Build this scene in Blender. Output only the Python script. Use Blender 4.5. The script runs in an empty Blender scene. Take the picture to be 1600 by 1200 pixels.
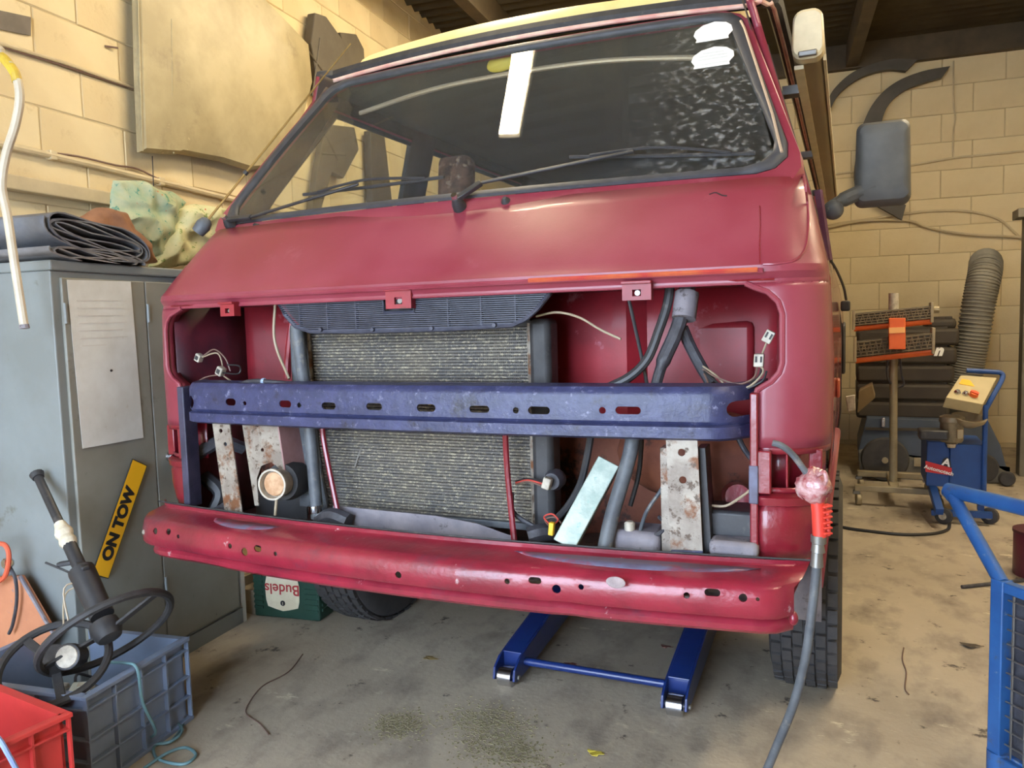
import bpy, bmesh, math, random
from mathutils import Vector, Matrix, noise
random.seed(7)
scene = bpy.context.scene
COL = scene.collection
PI = math.pi
# ------------------------------------------------------------------ camera, world, lights, exposure
FPX = 1205.0
YAW, PITCH, ROLL = math.radians(23.5), math.radians(4.65), math.radians(1.61)
CAMP = Vector((0.955, -1.62, 1.15))
_f = Vector((-math.sin(YAW)*math.cos(PITCH), math.cos(YAW)*math.cos(PITCH), -math.sin(PITCH)))
_r0 = Vector((math.cos(YAW), math.sin(YAW), 0)); _u0 = _r0.cross(_f)
_r = _r0*math.cos(ROLL) - _u0*math.sin(ROLL); _u = _u0*math.cos(ROLL) + _r0*math.sin(ROLL)
cd = bpy.data.cameras.new('camera'); cam = bpy.data.objects.new('camera', cd); COL.objects.link(cam)
cd.sensor_width = 36.0; cd.lens = FPX/1600*36; cd.clip_start = 0.02; cd.clip_end = 200
m = Matrix.Identity(4)
for i in range(3):
    m[i][0], m[i][1], m[i][2], m[i][3] = _r[i], _u[i], -_f[i], CAMP[i]
cam.matrix_world = m
scene.camera = cam

world = bpy.data.worlds.new('daylight'); scene.world = world; world.use_nodes = True
wn = world.node_tree.nodes
wn['Background'].inputs[0].default_value = (0.66, 0.80, 1.0, 1)
wn['Background'].inputs[1].default_value = 12.0
LAMP_POWER = 55.0            # emission of the ceiling tubes
LAMP_COLOR = (1.0, 0.83, 0.56, 1)
scene.view_settings.view_transform = 'Standard'
scene.view_settings.look = 'None'
scene.view_settings.gamma = 1.0
scene.view_settings.use_curve_mapping = False
scene.view_settings.exposure = 0.55

# ------------------------------------------------------------------ measuring helpers (photo position + a real plane -> point)
def ray(x, y): return _f + _r*((x-800)/FPX) - _u*((y-600)/FPX)
def aY(x, y, Y): r = ray(x, y); return CAMP + r*((Y-CAMP.y)/r.y)
def aX(x, y, X): r = ray(x, y); return CAMP + r*((X-CAMP.x)/r.x)
def aZ(x, y, Z): r = ray(x, y); return CAMP + r*((Z-CAMP.z)/r.z)
def aN(x, y, p, n): r = ray(x, y); return CAMP + r*((p-CAMP).dot(n)/r.dot(n))

# ------------------------------------------------------------------ mesh helpers
ORG = {}
def cr(pts, k=6, closed=False):
    pts = [Vector(p) for p in pts]; n = len(pts); out = []
    rng = range(n if closed else n-1)
    for i in rng:
        p0 = pts[(i-1) % n] if closed or i > 0 else pts[0]*2-pts[1]
        p1, p2 = pts[i], pts[(i+1) % n]
        p3 = pts[(i+2) % n] if closed or i+2 < n else p2*2-p1
        for j in range(k):
            t = j/k
            out.append(0.5*((2*p1)+(p2-p0)*t+(2*p0-5*p1+4*p2-p3)*t*t+(3*p1-p0-3*p2+p3)*t**3))
    if not closed: out.append(pts[-1])
    return out
class MB:
    def __init__(s): s.v = []; s.f = []
    def add(s, vs, fs):
        o = len(s.v); s.v += [Vector(p) for p in vs]; s.f += [tuple(i+o for i in f) for f in fs]; return s
    def box(s, c, sz, R=None):
        c = Vector(c); x, y, z = [a/2 for a in sz]
        P = [Vector((i*x, j*y, k*z)) for i in (-1, 1) for j in (-1, 1) for k in (-1, 1)]
        if R is not None: P = [R @ p for p in P]
        return s.add([c+p for p in P], [(0,1,3,2),(4,6,7,5),(0,4,5,1),(2,3,7,6),(0,2,6,4),(1,5,7,3)])
    def bb(s, a, b):
        a = Vector(a); b = Vector(b); return s.box((a+b)/2, [abs(b[i]-a[i]) for i in range(3)])
    def bar(s, p, q, w, h, up=(0,0,1)):
        p = Vector(p); q = Vector(q); d = (q-p); L = d.length; d.normalize()
        u = Vector(up); a = d.cross(u)
        if a.length < 1e-4: a = d.cross(Vector((1,0,0)))
        a.normalize(); b = a.cross(d)
        R = Matrix((a, d, b)).transposed()
        return s.box((p+q)/2, (w, L, h), R)
    def prism(s, poly, vec):
        vec = Vector(vec); n = len(poly); P = [Vector(p) for p in poly]
        fs = [tuple(range(n))[::-1], tuple(range(n, 2*n))] + [(i, (i+1) % n, n+(i+1) % n, n+i) for i in range(n)]
        return s.add(P+[p+vec for p in P], fs)
    def tube(s, pts, r, n=8, cap=True, closed=False):
        pts = [Vector(p) for p in pts]; N = len(pts)
        rs = r if isinstance(r, (list, tuple)) else [r]*N
        T = []
        for i in range(N):
            if closed: t = pts[(i+1) % N]-pts[i-1]
            else: t = pts[min(i+1, N-1)]-pts[max(i-1, 0)]
            T.append(t.normalized() if t.length > 1e-9 else Vector((0,0,1)))
        a = T[0].cross(Vector((0,0,1)))
        if a.length < .05: a = T[0].cross(Vector((1,0,0)))
        a.normalize(); vs = []
        for i in range(N):
            a = (a - T[i]*a.dot(T[i])); a.normalize(); b = T[i].cross(a)
            for k in range(n):
                w = 2*PI*k/n; vs.append(pts[i]+(a*math.cos(w)+b*math.sin(w))*rs[i])
        fs = []
        for i in range(N if closed else N-1):
            j = (i+1) % N
            for k in range(n):
                l = (k+1) % n; fs.append((i*n+k, i*n+l, j*n+l, j*n+k))
        if cap and not closed: fs += [tuple(range(n))[::-1], tuple(range((N-1)*n, N*n))]
        return s.add(vs, fs)
    def lathe(s, prof, c, ax=(0,0,1), n=24):
        c = Vector(c); ax = Vector(ax).normalized(); a = ax.orthogonal().normalized(); b = ax.cross(a); vs = []; fs = []
        for (r, h) in prof:
            for k in range(n):
                w = 2*PI*k/n; vs.append(c+ax*h+(a*math.cos(w)+b*math.sin(w))*r)
        for i in range(len(prof)-1):
            for k in range(n):
                l = (k+1) % n; fs.append((i*n+k, i*n+l, (i+1)*n+l, (i+1)*n+k))
        fs += [tuple(range(n))[::-1], tuple(range((len(prof)-1)*n, len(prof)*n))]
        return s.add(vs, fs)
    def grid(s, rows, closed=False):
        m_ = len(rows[0]); vs = [p for r in rows for p in r]; fs = []
        for i in range(len(rows)-1):
            for k in range(m_ if closed else m_-1):
                l = (k+1) % m_; fs.append((i*m_+k, i*m_+l, (i+1)*m_+l, (i+1)*m_+k))
        return s.add(vs, fs)
    def sweep(s, rings):          # closed rings, capped
        n = len(rings[0]); s.grid(rings, True); o = len(s.v)-n*len(rings)
        s.f += [tuple(o+i for i in range(n))[::-1], tuple(o+(len(rings)-1)*n+i for i in range(n))]; return s
    def ell(s, c, r, n=14, m_=9, R=None):
        c = Vector(c); rows = []
        for i in range(m_+1):
            t = PI*(0.02+0.96*i/m_); row = []
            for k in range(n):
                w = 2*PI*k/n; p = Vector((r[0]*math.sin(t)*math.cos(w), r[1]*math.sin(t)*math.sin(w), r[2]*math.cos(t)))
                row.append(c+(R @ p if R is not None else p))
            rows.append(row)
        return s.sweep(rows)
    def mesh(s, name, org=Vector((0,0,0))):
        me = bpy.data.meshes.new(name); me.from_pydata([tuple(p-org) for p in s.v], [], s.f); me.update(); return me
    def build(s, name, mat, parent=None, smooth=35, bevel=0, solid=0, label=None, kind=None, org=None, fix=True):
        o_ = Vector(org) if org is not None else (ORG[parent.name] if parent is not None else Vector((0,0,0)))
        me = s.mesh(name, o_)
        if fix:
            bm = bmesh.new(); bm.from_mesh(me); bmesh.ops.recalc_face_normals(bm, faces=bm.faces); bm.to_mesh(me); bm.free()
        me.materials.append(mat)
        if smooth:
            me.shade_smooth(); me.set_sharp_from_angle(angle=math.radians(smooth))
        o = bpy.data.objects.new(name, me); COL.objects.link(o)
        if parent is None: o.location = o_
        else: o.parent = parent
        ORG[o.name] = o_
        if solid:
            md = o.modifiers.new('solid', 'SOLIDIFY'); md.thickness = solid; md.offset = -1
        if bevel:
            md = o.modifiers.new('bevel', 'BEVEL'); md.width = bevel; md.segments = 2; md.limit_method = 'ANGLE'; md.angle_limit = math.radians(40)
        if label: o['label'] = label
        if kind: o['kind'] = kind
        return o
def thing(name, loc, label, cat, group=None):
    o = bpy.data.objects.new(name, None); COL.objects.link(o); o.location = Vector(loc); o.empty_display_size = .05
    ORG[o.name] = Vector(loc); return tag(o, label, cat, group)
def tag(o, label, cat=None, group=None, kind=None):
    o['label'] = label
    if cat: o['category'] = cat
    if group: o['group'] = group
    if kind: o['kind'] = kind
    return o
def dup(o, parent=None, loc=None):
    c = o.copy(); COL.objects.link(c); c.parent = parent
    if loc is not None: c.location = loc
    for ch in list(o.children): dup(ch, c)
    return c
def piece(name, me, parent, loc, rz=0, rot=None):
    o = bpy.data.objects.new(name, me); COL.objects.link(o); o.parent = parent; o.location = loc
    o.rotation_euler = rot if rot else (0, 0, rz); return o
def cut(o, cutters):
    for cutter in (cutters if isinstance(cutters, list) else [cutters]):
        c = bpy.data.objects.new('cutter', cutter.mesh('cutter', ORG[o.name])); COL.objects.link(c)
        bm = bmesh.new(); bm.from_mesh(c.data); bmesh.ops.recalc_face_normals(bm, faces=bm.faces); bm.to_mesh(c.data); bm.free()
        if o.parent is not None: c.parent = o.parent
        md = o.modifiers.new('cut', 'BOOLEAN'); md.object = c; md.operation = 'DIFFERENCE'; md.solver = 'EXACT'
        dg = bpy.context.evaluated_depsgraph_get(); me = bpy.data.meshes.new_from_object(o.evaluated_get(dg))
        o.modifiers.remove(md)
        ar = lambda m_: sum(p.area for p in m_.polygons)
        if ar(me) > .7*ar(o.data): o.data = me
        bpy.data.objects.remove(c)
    o.data.shade_smooth(); o.data.set_sharp_from_angle(angle=math.radians(35))
def text_obj(body, size, mat, origin, xdir, ydir, name, parent, depth=.0008, offset=0.0, shear=0.0):
    cu = bpy.data.curves.new('lettering', 'FONT'); cu.body = body; cu.size = size; cu.extrude = depth; cu.offset = offset; cu.shear = shear
    cu.align_x = 'CENTER'; cu.align_y = 'CENTER'; cu.resolution_u = 4
    t = bpy.data.objects.new('lettering', cu); COL.objects.link(t)
    dg = bpy.context.evaluated_depsgraph_get(); me = bpy.data.meshes.new_from_object(t.evaluated_get(dg)); bpy.data.objects.remove(t)
    x = Vector(xdir).normalized(); y = Vector(ydir); y = (y-x*y.dot(x)).normalized(); z = x.cross(y)
    M_ = Matrix((x, y, z)).transposed().to_4x4(); M_.translation = Vector(origin)-(ORG[parent.name] if parent else Vector((0,0,0)))
    me.transform(M_); me.materials.clear(); me.materials.append(mat)
    o = bpy.data.objects.new(name, me); COL.objects.link(o); o.parent = parent; ORG[o.name] = ORG[parent.name] if parent else Vector((0,0,0)); return o
def thick(poly, t):               # open 2-D polyline -> closed outline of a sheet of thickness t
    P = [Vector(p) for p in poly]; n = len(P); off = []
    for i in range(n):
        d = (P[min(i+1, n-1)]-P[max(i-1, 0)]); d.normalize(); off.append(P[i]+Vector((-d.y, d.x))*t)
    return P+off[::-1]
def rrect(w0, w1, h, r, n=6):     # rounded trapezoid outline, w0 bottom half width, w1 top half width, v from 0..h
    c = [(w0-r, r, -PI/2), (w1-r, h-r, 0), (-w1+r, h-r, PI/2), (-w0+r, r, PI)]; out = []
    for (cx, cy, a0) in c:
        for i in range(n+1):
            a = a0+PI/2*i/n; out.append((cx+r*math.cos(a), cy+r*math.sin(a)))
    return out

# ------------------------------------------------------------------ materials
def S(r, g, b):
    f = lambda c: (c/255/12.92) if c/255 <= .04045 else ((c/255+.055)/1.055)**2.4
    return (f(r), f(g), f(b), 1)
def M(name, c1, c2=None, scale=6, rough=.5, metal=0, bump=0, bscale=80, spots=None, coat=0, spots2=None, thr=.5, wid=.12, stretch=None, spec=.5, rvar=0):
    mt = bpy.data.materials.new(name); mt.use_nodes = True; N = mt.node_tree.nodes; L = mt.node_tree.links
    b = N['Principled BSDF']; b.inputs['Base Color'].default_value = c1; b.inputs['Roughness'].default_value = rough
    b.inputs['Metallic'].default_value = metal; b.inputs['Coat Weight'].default_value = coat; b.inputs['Specular IOR Level'].default_value = spec
    tc = N.new('ShaderNodeTexCoord'); src = tc.outputs['Object']
    if stretch:
        mp = N.new('ShaderNodeMapping'); mp.inputs['Scale'].default_value = stretch; L.new(src, mp.inputs[0]); src = mp.outputs[0]
    def nz(sc, det=6, rg=.6):
        n_ = N.new('ShaderNodeTexNoise'); n_.inputs['Scale'].default_value = sc; n_.inputs['Detail'].default_value = det; n_.inputs['Roughness'].default_value = rg
        L.new(src, n_.inputs['Vector']); return n_.outputs['Fac']
    def ramp(fac, a, c):
        mr = N.new('ShaderNodeMapRange'); mr.inputs[1].default_value = a; mr.inputs[2].default_value = c; L.new(fac, mr.inputs[0]); return mr.outputs[0]
    def mix(fac, A, B):
        mx = N.new('ShaderNodeMix'); mx.data_type = 'RGBA'; L.new(fac, mx.inputs[0])
        for s_, i in ((A, 6), (B, 7)):
            if hasattr(s_, 'is_linked'): L.new(s_, mx.inputs[i])
            else: mx.inputs[i].default_value = s_
        return mx.outputs[2]
    col = c1
    if c2: col = mix(ramp(nz(scale), thr-wid, thr+wid), c1, c2)
    for sp in (spots, spots2):
        if sp: col = mix(ramp(nz(sp[1], 8, .7), sp[2]-.02, sp[2]+(sp[3] if len(sp) > 3 else .04)), col, sp[0])
    if hasattr(col, 'is_linked'): L.new(col, b.inputs['Base Color'])
    if rvar: 
        L.new(ramp2(N, L, nz(scale*2), rough-rvar, rough+rvar), b.inputs['Roughness'])
    if bump:
        bp = N.new('ShaderNodeBump'); bp.inputs['Strength'].default_value = bump; bp.inputs['Distance'].default_value = .004
        L.new(nz(bscale), bp.inputs['Height']); L.new(bp.outputs[0], b.inputs['Normal'])
    return mt
def ramp2(N, L, fac, a, c):
    mr = N.new('ShaderNodeMapRange'); mr.inputs[1].default_value = .3; mr.inputs[2].default_value = .7; mr.inputs[3].default_value = a; mr.inputs[4].default_value = c
    L.new(fac, mr.inputs[0]); return mr.outputs[0]
RUST = S(112, 72, 44)
m_red = M('faded_red_paint', S(126, 43, 57), S(138, 58, 72), 3, .40, bump=.05, bscale=220, coat=.15, rvar=.06, spots=(S(150,78,90), 5, .62, .14))
m_redside = M('shiny_red_side_paint', S(118, 34, 46), S(130, 44, 56), 3, .18, coat=.5, bump=.03, bscale=12)
m_redold = M('scuffed_red_paint', S(142, 36, 54), S(116, 28, 44), 7, .32, bump=.55, bscale=30, coat=.35, spots=(S(176,150,152), 15, .665, .02), spots2=(S(92,50,62), 5, .58, .14))
m_redlow = M('thick_red_underseal', S(112, 20, 34), S(126, 30, 42), 9, .3, bump=.6, bscale=28, coat=.4)
m_redbay = M('red_bay_paint', S(150, 36, 46), S(122, 32, 40), 5, .45, bump=.2, bscale=30, spots=(S(190,130,140), 9, .62, .10), spots2=(S(95,50,40), 14, .68))
m_rustbay = M('rusty_well', S(120, 66, 50), S(150, 90, 66), 7, .7, bump=.3, bscale=40, spots=(S(66,44,40), 8, .56), spots2=(S(172,120,82), 16, .64))
m_blue = M('blue_black_beam_paint', S(42, 46, 78), S(58, 62, 100), 26, .42, bump=.5, bscale=55, spots=(S(120,122,150), 46, .60, .10), spots2=(S(30,28,44), 13, .54, .12))
m_steel = M('pale_galvanised_steel', S(158, 150, 138), S(128, 118, 108), 18, .55, .25, bump=.3, spots=(RUST, 16, .54, .08), spots2=(S(86,72,60), 50, .57, .04))
m_zinc = M('bare_zinc_channel', S(160, 168, 158), S(130, 146, 136), 25, .45, .25, bump=.15, spots=(S(120,150,140), 45, .62))
m_black = M('black_rubber', S(40, 40, 42), S(54, 53, 54), 20, .6, bump=.15, spots=(S(88,84,80), 24, .62, .10))
m_blackpl = M('black_plastic', S(42, 42, 45), S(52, 52, 54), 10, .45, bump=.1, spots=(S(92,88,84), 18, .62, .12))
m_grille = M('dark_blue_grey_grille', S(52, 54, 68), S(66, 68, 82), 30, .5)
m_hose = M('grey_hose', S(70, 74, 80), S(92, 96, 100), 16, .55, bump=.3, bscale=60, spots=(S(122,118,112), 24, .60, .08))
m_hosedk = M('dark_taped_loom', S(48, 48, 54), S(66, 66, 72), 30, .5, bump=.5, bscale=70)
m_wire = M('brown_wire', S(112, 88, 78)); m_wireblk = M('black_wire', S(36, 36, 38)); m_wirepale = M('pale_wire', S(160, 144, 120)); m_wirered = M('red_wire', S(186, 70, 60))
m_conn = M('dirty_white_connector', S(188, 180, 164), S(150, 142, 128), 40)
m_greyund = M('grey_dusty_underbody', S(112, 108, 116), S(136, 130, 134), 12, .75, bump=.3, bscale=40, spots=(S(80,74,76), 20, .6))
m_cream = M('cream_fibreglass', S(232, 208, 146), S(222, 196, 132), 8, .45, bump=.05)
m_creamal = M('cream_awning_case', S(214, 200, 164), S(200, 186, 150), 12, .4)
m_taupe = M('taupe_awning_face', S(142, 126, 96), S(130, 114, 86), 10, .45, stretch=(1, .15, 1))
m_seal = M('black_window_seal', S(54, 55, 60), S(64, 65, 70), 18, .55)
m_trim = M('pale_seal_insert', S(206, 184, 160), rough=.3, metal=.4)
m_chrome = M('worn_chrome', S(200, 200, 204), rough=.22, metal=1)
m_tyre = M('tyre_rubber', S(50, 50, 52), S(64, 62, 62), 12, .75, bump=.2)
m_steeld = M('dull_steel', S(130, 128, 124), rough=.4, metal=.7)
m_int = M('dark_interior_trim', S(58, 46, 36), S(68, 54, 42), 6, .7)
m_intlight = M('grey_headlining', S(96, 90, 76), S(88, 82, 70), 5, .8)
m_seat = M('patterned_seat_cloth', S(120, 84, 66), S(70, 46, 40), 22, .9, spots=(S(170,140,118), 30, .58, .02))
m_yellow = M('plain_yellow', S(226, 196, 70), rough=.6)
m_sticker = M('white_sticker', S(236, 238, 236), rough=.5)
m_stickgrey = M('sticker_grey_print', S(196, 200, 202), rough=.5)
m_paint_dark = M('mirror_housing_plastic', S(84, 84, 80), S(74, 74, 72), 14, .6, bump=.15)
m_reflector = M('amber_primer_strip', S(186, 96, 58), S(170, 60, 56), 12, .35)
m_dirtred = M('reddish_grey_bracket', S(158, 122, 122), S(140, 104, 102), 12, .6, bump=.15, spots=(S(110,82,74), 14, .62))
def radiator_mat():
    mt = M('dusty_radiator_core', S(98, 92, 82), S(80, 78, 76), 9, .65, .15, spots=(S(150,142,122), 110, .54, .06), spots2=(S(196,190,174), 70, .66, .03))
    return mt
m_rad = radiator_mat()
def glass(name, tint, dust_haze=None, dthr=.55, lo=0.0):
    mt = bpy.data.materials.new(name); mt.use_nodes = True; N = mt.node_tree.nodes; L = mt.node_tree.links
    N.remove(N['Principled BSDF']); out = N['Material Output']
    tr = N.new('ShaderNodeBsdfTransparent'); tr.inputs[0].default_value = tint
    gl = N.new('ShaderNodeBsdfGlossy'); gl.inputs['Roughness'].default_value = .015
    lw_ = N.new('ShaderNodeLayerWeight'); lw_.inputs[0].default_value = .5
    pw = N.new('ShaderNodeMath'); pw.operation = 'POWER'; pw.inputs[1].default_value = 5; L.new(lw_.outputs['Facing'], pw.inputs[0])
    fr = N.new('ShaderNodeMath'); fr.operation = 'MULTIPLY_ADD'; fr.inputs[1].default_value = .92; fr.inputs[2].default_value = .07; L.new(pw.outputs[0], fr.inputs[0])
    mx = N.new('ShaderNodeMixShader'); L.new(fr.outputs[0], mx.inputs[0]); L.new(tr.outputs[0], mx.inputs[1]); L.new(gl.outputs[0], mx.inputs[2])
    last = mx.outputs[0]
    if dust_haze:
        df = N.new('ShaderNodeBsdfDiffuse'); df.inputs[0].default_value = dust_haze
        tc = N.new('ShaderNodeTexCoord'); n1 = N.new('ShaderNodeTexNoise'); n1.inputs['Scale'].default_value = 2.2; n1.inputs['Detail'].default_value = 3
        n2 = N.new('ShaderNodeTexNoise'); n2.inputs['Scale'].default_value = 60; n2.inputs['Detail'].default_value = 8
        sp = N.new('ShaderNodeSeparateXYZ'); L.new(tc.outputs['Object'], n1.inputs[0]); L.new(tc.outputs['Object'], n2.inputs[0]); L.new(tc.outputs['Object'], sp.inputs[0])
        mr = N.new('ShaderNodeMapRange'); mr.inputs[1].default_value = .40; mr.inputs[2].default_value = .62; L.new(sp.outputs[0], mr.inputs[0])
        m2 = N.new('ShaderNodeMapRange'); m2.inputs[1].default_value = .50; m2.inputs[2].default_value = .72; L.new(n2.outputs[0], m2.inputs[0])
        mu = N.new('ShaderNodeMath'); mu.operation = 'MULTIPLY'; L.new(mr.outputs[0], mu.inputs[0]); L.new(m2.outputs[0], mu.inputs[1])
        m3 = N.new('ShaderNodeMath'); m3.operation = 'MULTIPLY_ADD'; m3.inputs[1].default_value = .22; m3.inputs[2].default_value = lo; L.new(mu.outputs[0], m3.inputs[0])  # mottled dust, plus an even film painting in the lens haze
        m4 = N.new('ShaderNodeMixShader'); L.new(m3.outputs[0], m4.inputs[0]); L.new(last, m4.inputs[1]); L.new(df.outputs[0], m4.inputs[2]); last = m4.outputs[0]
    L.new(last, out.inputs[0]); return mt
m_glass = glass('windscreen_glass', (.80, .84, .80, 1), (.75, .75, .72, 1), lo=.032)
m_sideglass = glass('side_window_glass', (.86, .88, .84, 1))
def emis(name, col, st):
    mt = bpy.data.materials.new(name); mt.use_nodes = True; N = mt.node_tree.nodes
    b = N['Principled BSDF']; b.inputs['Emission Color'].default_value = col; b.inputs['Emission Strength'].default_value = st; b.inputs['Base Color'].default_value = (.9,.9,.85,1); return mt
m_lamp = emis('lit_tube_diffuser', LAMP_COLOR, LAMP_POWER)
# ------------------------------------------------------------------ the room
TH = math.radians(4.2)
D = Vector((-math.sin(TH), math.cos(TH), 0)); E_ = Vector((math.cos(TH), math.sin(TH), 0)); ZU = Vector((0, 0, 1))
W0 = Vector((-1.655, .3, 0))
def RM(a, b, z=0): return W0 + E_*a + D*b + ZU*z
A_R, B_B, B_F, Z_C = 4.9, 5.16, -3.5, 3.34
RZ = Matrix.Rotation(TH, 3, 'Z')
m_wall = M('cream_painted_blockwork', S(216, 200, 162), S(204, 186, 148), 1.6, .85, bump=.5, bscale=38, spots=(S(186,166,130), 5, .63, .10), spots2=(S(126,112,92), 26, .74, .02), spec=.2)
m_mortar = M('grimy_mortar', S(188, 172, 138), S(172, 156, 124), 6, .95, bump=.3)
m_ceil = M('dark_roof_sheet', S(58, 50, 38), S(70, 62, 46), 2, .9, bump=.2, spec=.1)
m_beamst = M('brown_roof_beam', S(84, 72, 54), S(70, 60, 46), 6, .8)
m_plain = M('cream_painted_wall', S(208, 192, 156), S(196, 178, 142), 2, .9, bump=.3, spec=.2)
# floor
mt = bpy.data.materials.new('stained_concrete'); mt.use_nodes = True; N = mt.node_tree.nodes; L = mt.node_tree.links; b = N['Principled BSDF']
tc = N.new('ShaderNodeTexCoord')
def nzf(sc, det, st=None, rg=.6):
    n_ = N.new('ShaderNodeTexNoise'); n_.inputs['Scale'].default_value = sc; n_.inputs['Detail'].default_value = det; n_.inputs['Roughness'].default_value = rg
    if st:
        mp = N.new('ShaderNodeMapping'); mp.inputs['Scale'].default_value = st; L.new(tc.outputs['Object'], mp.inputs[0]); L.new(mp.outputs[0], n_.inputs[0])
    else: L.new(tc.outputs['Object'], n_.inputs[0])
    return n_.outputs[0]
def mrf(f, a, c):
    r = N.new('ShaderNodeMapRange'); r.inputs[1].default_value = a; r.inputs[2].default_value = c; L.new(f, r.inputs[0]); return r.outputs[0]
def mxf(f, A, B):
    x = N.new('ShaderNodeMix'); x.data_type = 'RGBA'; L.new(f, x.inputs[0])
    for s_, i in ((A, 6), (B, 7)):
        if hasattr(s_, 'is_linked'): L.new(s_, x.inputs[i])
        else: x.inputs[i].default_value = s_
    return x.outputs[2]
c = mxf(mrf(nzf(1.1, 6), .35, .65), S(180, 168, 148), S(158, 146, 128))
c = mxf(mrf(nzf(7, 8, (1, .6, 1)), .48, .72), c, S(128, 118, 107))
c = mxf(mrf(nzf(3.4, 10, (1, 2.2, 1), .75), .60, .67), c, S(206, 194, 168))
c = mxf(mrf(nzf(9, 8, None, .7), .61, .67), c, S(84, 77, 71))
c = mxf(mrf(nzf(34, 4), .70, .74), c, S(58, 52, 48))
L.new(c, b.inputs['Base Color']); b.inputs['Roughness'].default_value = .7; b.inputs['Specular IOR Level'].default_value = .35
bp = N.new('ShaderNodeBump'); bp.inputs['Strength'].default_value = .35; bp.inputs['Distance'].default_value = .005; L.new(nzf(45, 8), bp.inputs['Height']); L.new(bp.outputs[0], b.inputs['Normal'])
m_floor = mt
f = MB(); f.prism([RM(-1, B_F-4, -.2), RM(A_R+1, B_F-4, -.2), RM(A_R+1, B_B+.3, -.2), RM(-1, B_B+.3, -.2)], (0, 0, .2)).build('floor', m_floor, kind='structure', smooth=0)
def wallbox(name, a0, b0, a1, b1, z0, z1, mat_):
    w = MB(); w.prism([RM(a0, b0, z0), RM(a1, b0, z0), RM(a1, b1, z0), RM(a0, b1, z0)], (0, 0, z1-z0)); return w.build(name, mat_, kind='structure', smooth=0)
wl = wallbox('wall_left', -.22, B_F, -.0045, B_B+.2, 0, Z_C+.1, m_mortar)
wb = wallbox('wall_back', -.2, B_B+.0045, A_R+.2, B_B+.22, 0, Z_C+.1, m_mortar)
wr = wallbox('wall_right', A_R, B_F, A_R+.2, B_B+.2, 0, Z_C+.1, m_plain)
wf = MB()      # front wall with the open workshop doorway behind the photographer
for (a0, a1, z0, z1) in ((-.2, .15, 0, Z_C+.1), (2.3, A_R+.2, 0, Z_C+.1), (.15, 2.3, 2.75, Z_C+.1)):
    wf.prism([RM(a0, B_F-.2, z0), RM(a1, B_F-.2, z0), RM(a1, B_F, z0), RM(a0, B_F, z0)], (0, 0, z1-z0))
wf.build('wall_front', m_plain, kind='structure', smooth=0)
def block_mesh(sx, sy, sz, seed):
    bm = bmesh.new(); bmesh.ops.create_cube(bm, size=1)
    rnd = random.Random(seed)
    for v in bm.verts: v.co = Vector((v.co.x*sx, v.co.y*sy+rnd.uniform(-.0015, .0015), v.co.z*sz+rnd.uniform(-.0015, .0015)))
    bmesh.ops.bevel(bm, geom=bm.edges[:]+bm.verts[:], offset=.0035, segments=1, affect='EDGES')
    me = bpy.data.meshes.new('block'); bm.to_mesh(me); bm.free(); me.materials.append(m_wall); return me
CH, BL = .17, .372
lv = [block_mesh(.03, BL-.004, CH-.004, k) for k in range(4)]; lh = [block_mesh(.03, BL/2-.008, CH-.007, k+9) for k in range(2)]
rnd = random.Random(3)
for i in range(14):                                     # courses of the left wall in view
    z = 1.10+CH*i+CH/2+.0     # joints fall at 1.10 + k*.17 (1.78, 1.95, 2.12, 2.29 ...)
    off = (i % 2)*BL/2
    for k in range(15):
        bpos = -.95+off+k*BL
        p = RM(-.0155+rnd.uniform(-.0012, .0016), bpos, z); piece('block', lv[rnd.randrange(4)], wl, p, TH+rnd.uniform(-.003, .003))
for args in ((B_F, B_B, 0, 1.095), (B_F, -1.15, 1.095, Z_C), (4.46, B_B, 1.095, Z_C)):
    o = wallbox('plain_render', -.016, args[0], 0, args[1], args[2], args[3], m_plain); del o['kind']; o.parent = wl
bv = [block_mesh(.45-.006, .03, .225-.006, k+20) for k in range(4)]
for i in range(14):
    z = .035+.225*i+.1125; off = (i % 2)*.225
    for k in range(8):
        a = 1.45+off+k*.45
        if a > A_R-.2: continue
        p = RM(a, B_B+.0155+rnd.uniform(-.0016, .0012), z); piece('block', bv[rnd.randrange(4)], wb, p, TH+rnd.uniform(-.003, .003))
# ceiling: corrugated sheet, beams
rows = []; nb = 150
for i in range(nb+1):
    bb_ = B_F+(B_B+.2-B_F)*i/nb; z = Z_C+.04+.018*math.cos(i*PI)
    rows.append([RM(-.2, bb_, z), RM(A_R+.2, bb_, z)])
ce = MB().grid(rows).build('ceiling', m_ceil, kind='structure', smooth=0, solid=.01)
for i, a in enumerate((.55, 1.75, 3.02, 4.3)):
    bx = MB(); bx.prism([RM(a-.045, B_F, Z_C-.16), RM(a+.045, B_F, Z_C-.16), RM(a+.045, B_B, Z_C-.16), RM(a-.045, B_B, Z_C-.16)], (0, 0, .19))
    bx.build('trim_%d' % (i+1), m_beamst, kind='structure', smooth=0, bevel=.004)
wp = MB(); wp.prism([RM(0, B_B-.07, Z_C-.17), RM(A_R, B_B-.07, Z_C-.17), RM(A_R, B_B, Z_C-.17), RM(0, B_B, Z_C-.17)], (0, 0, .20)); wp.build('trim_5', m_beamst, kind='structure', smooth=0)
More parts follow.
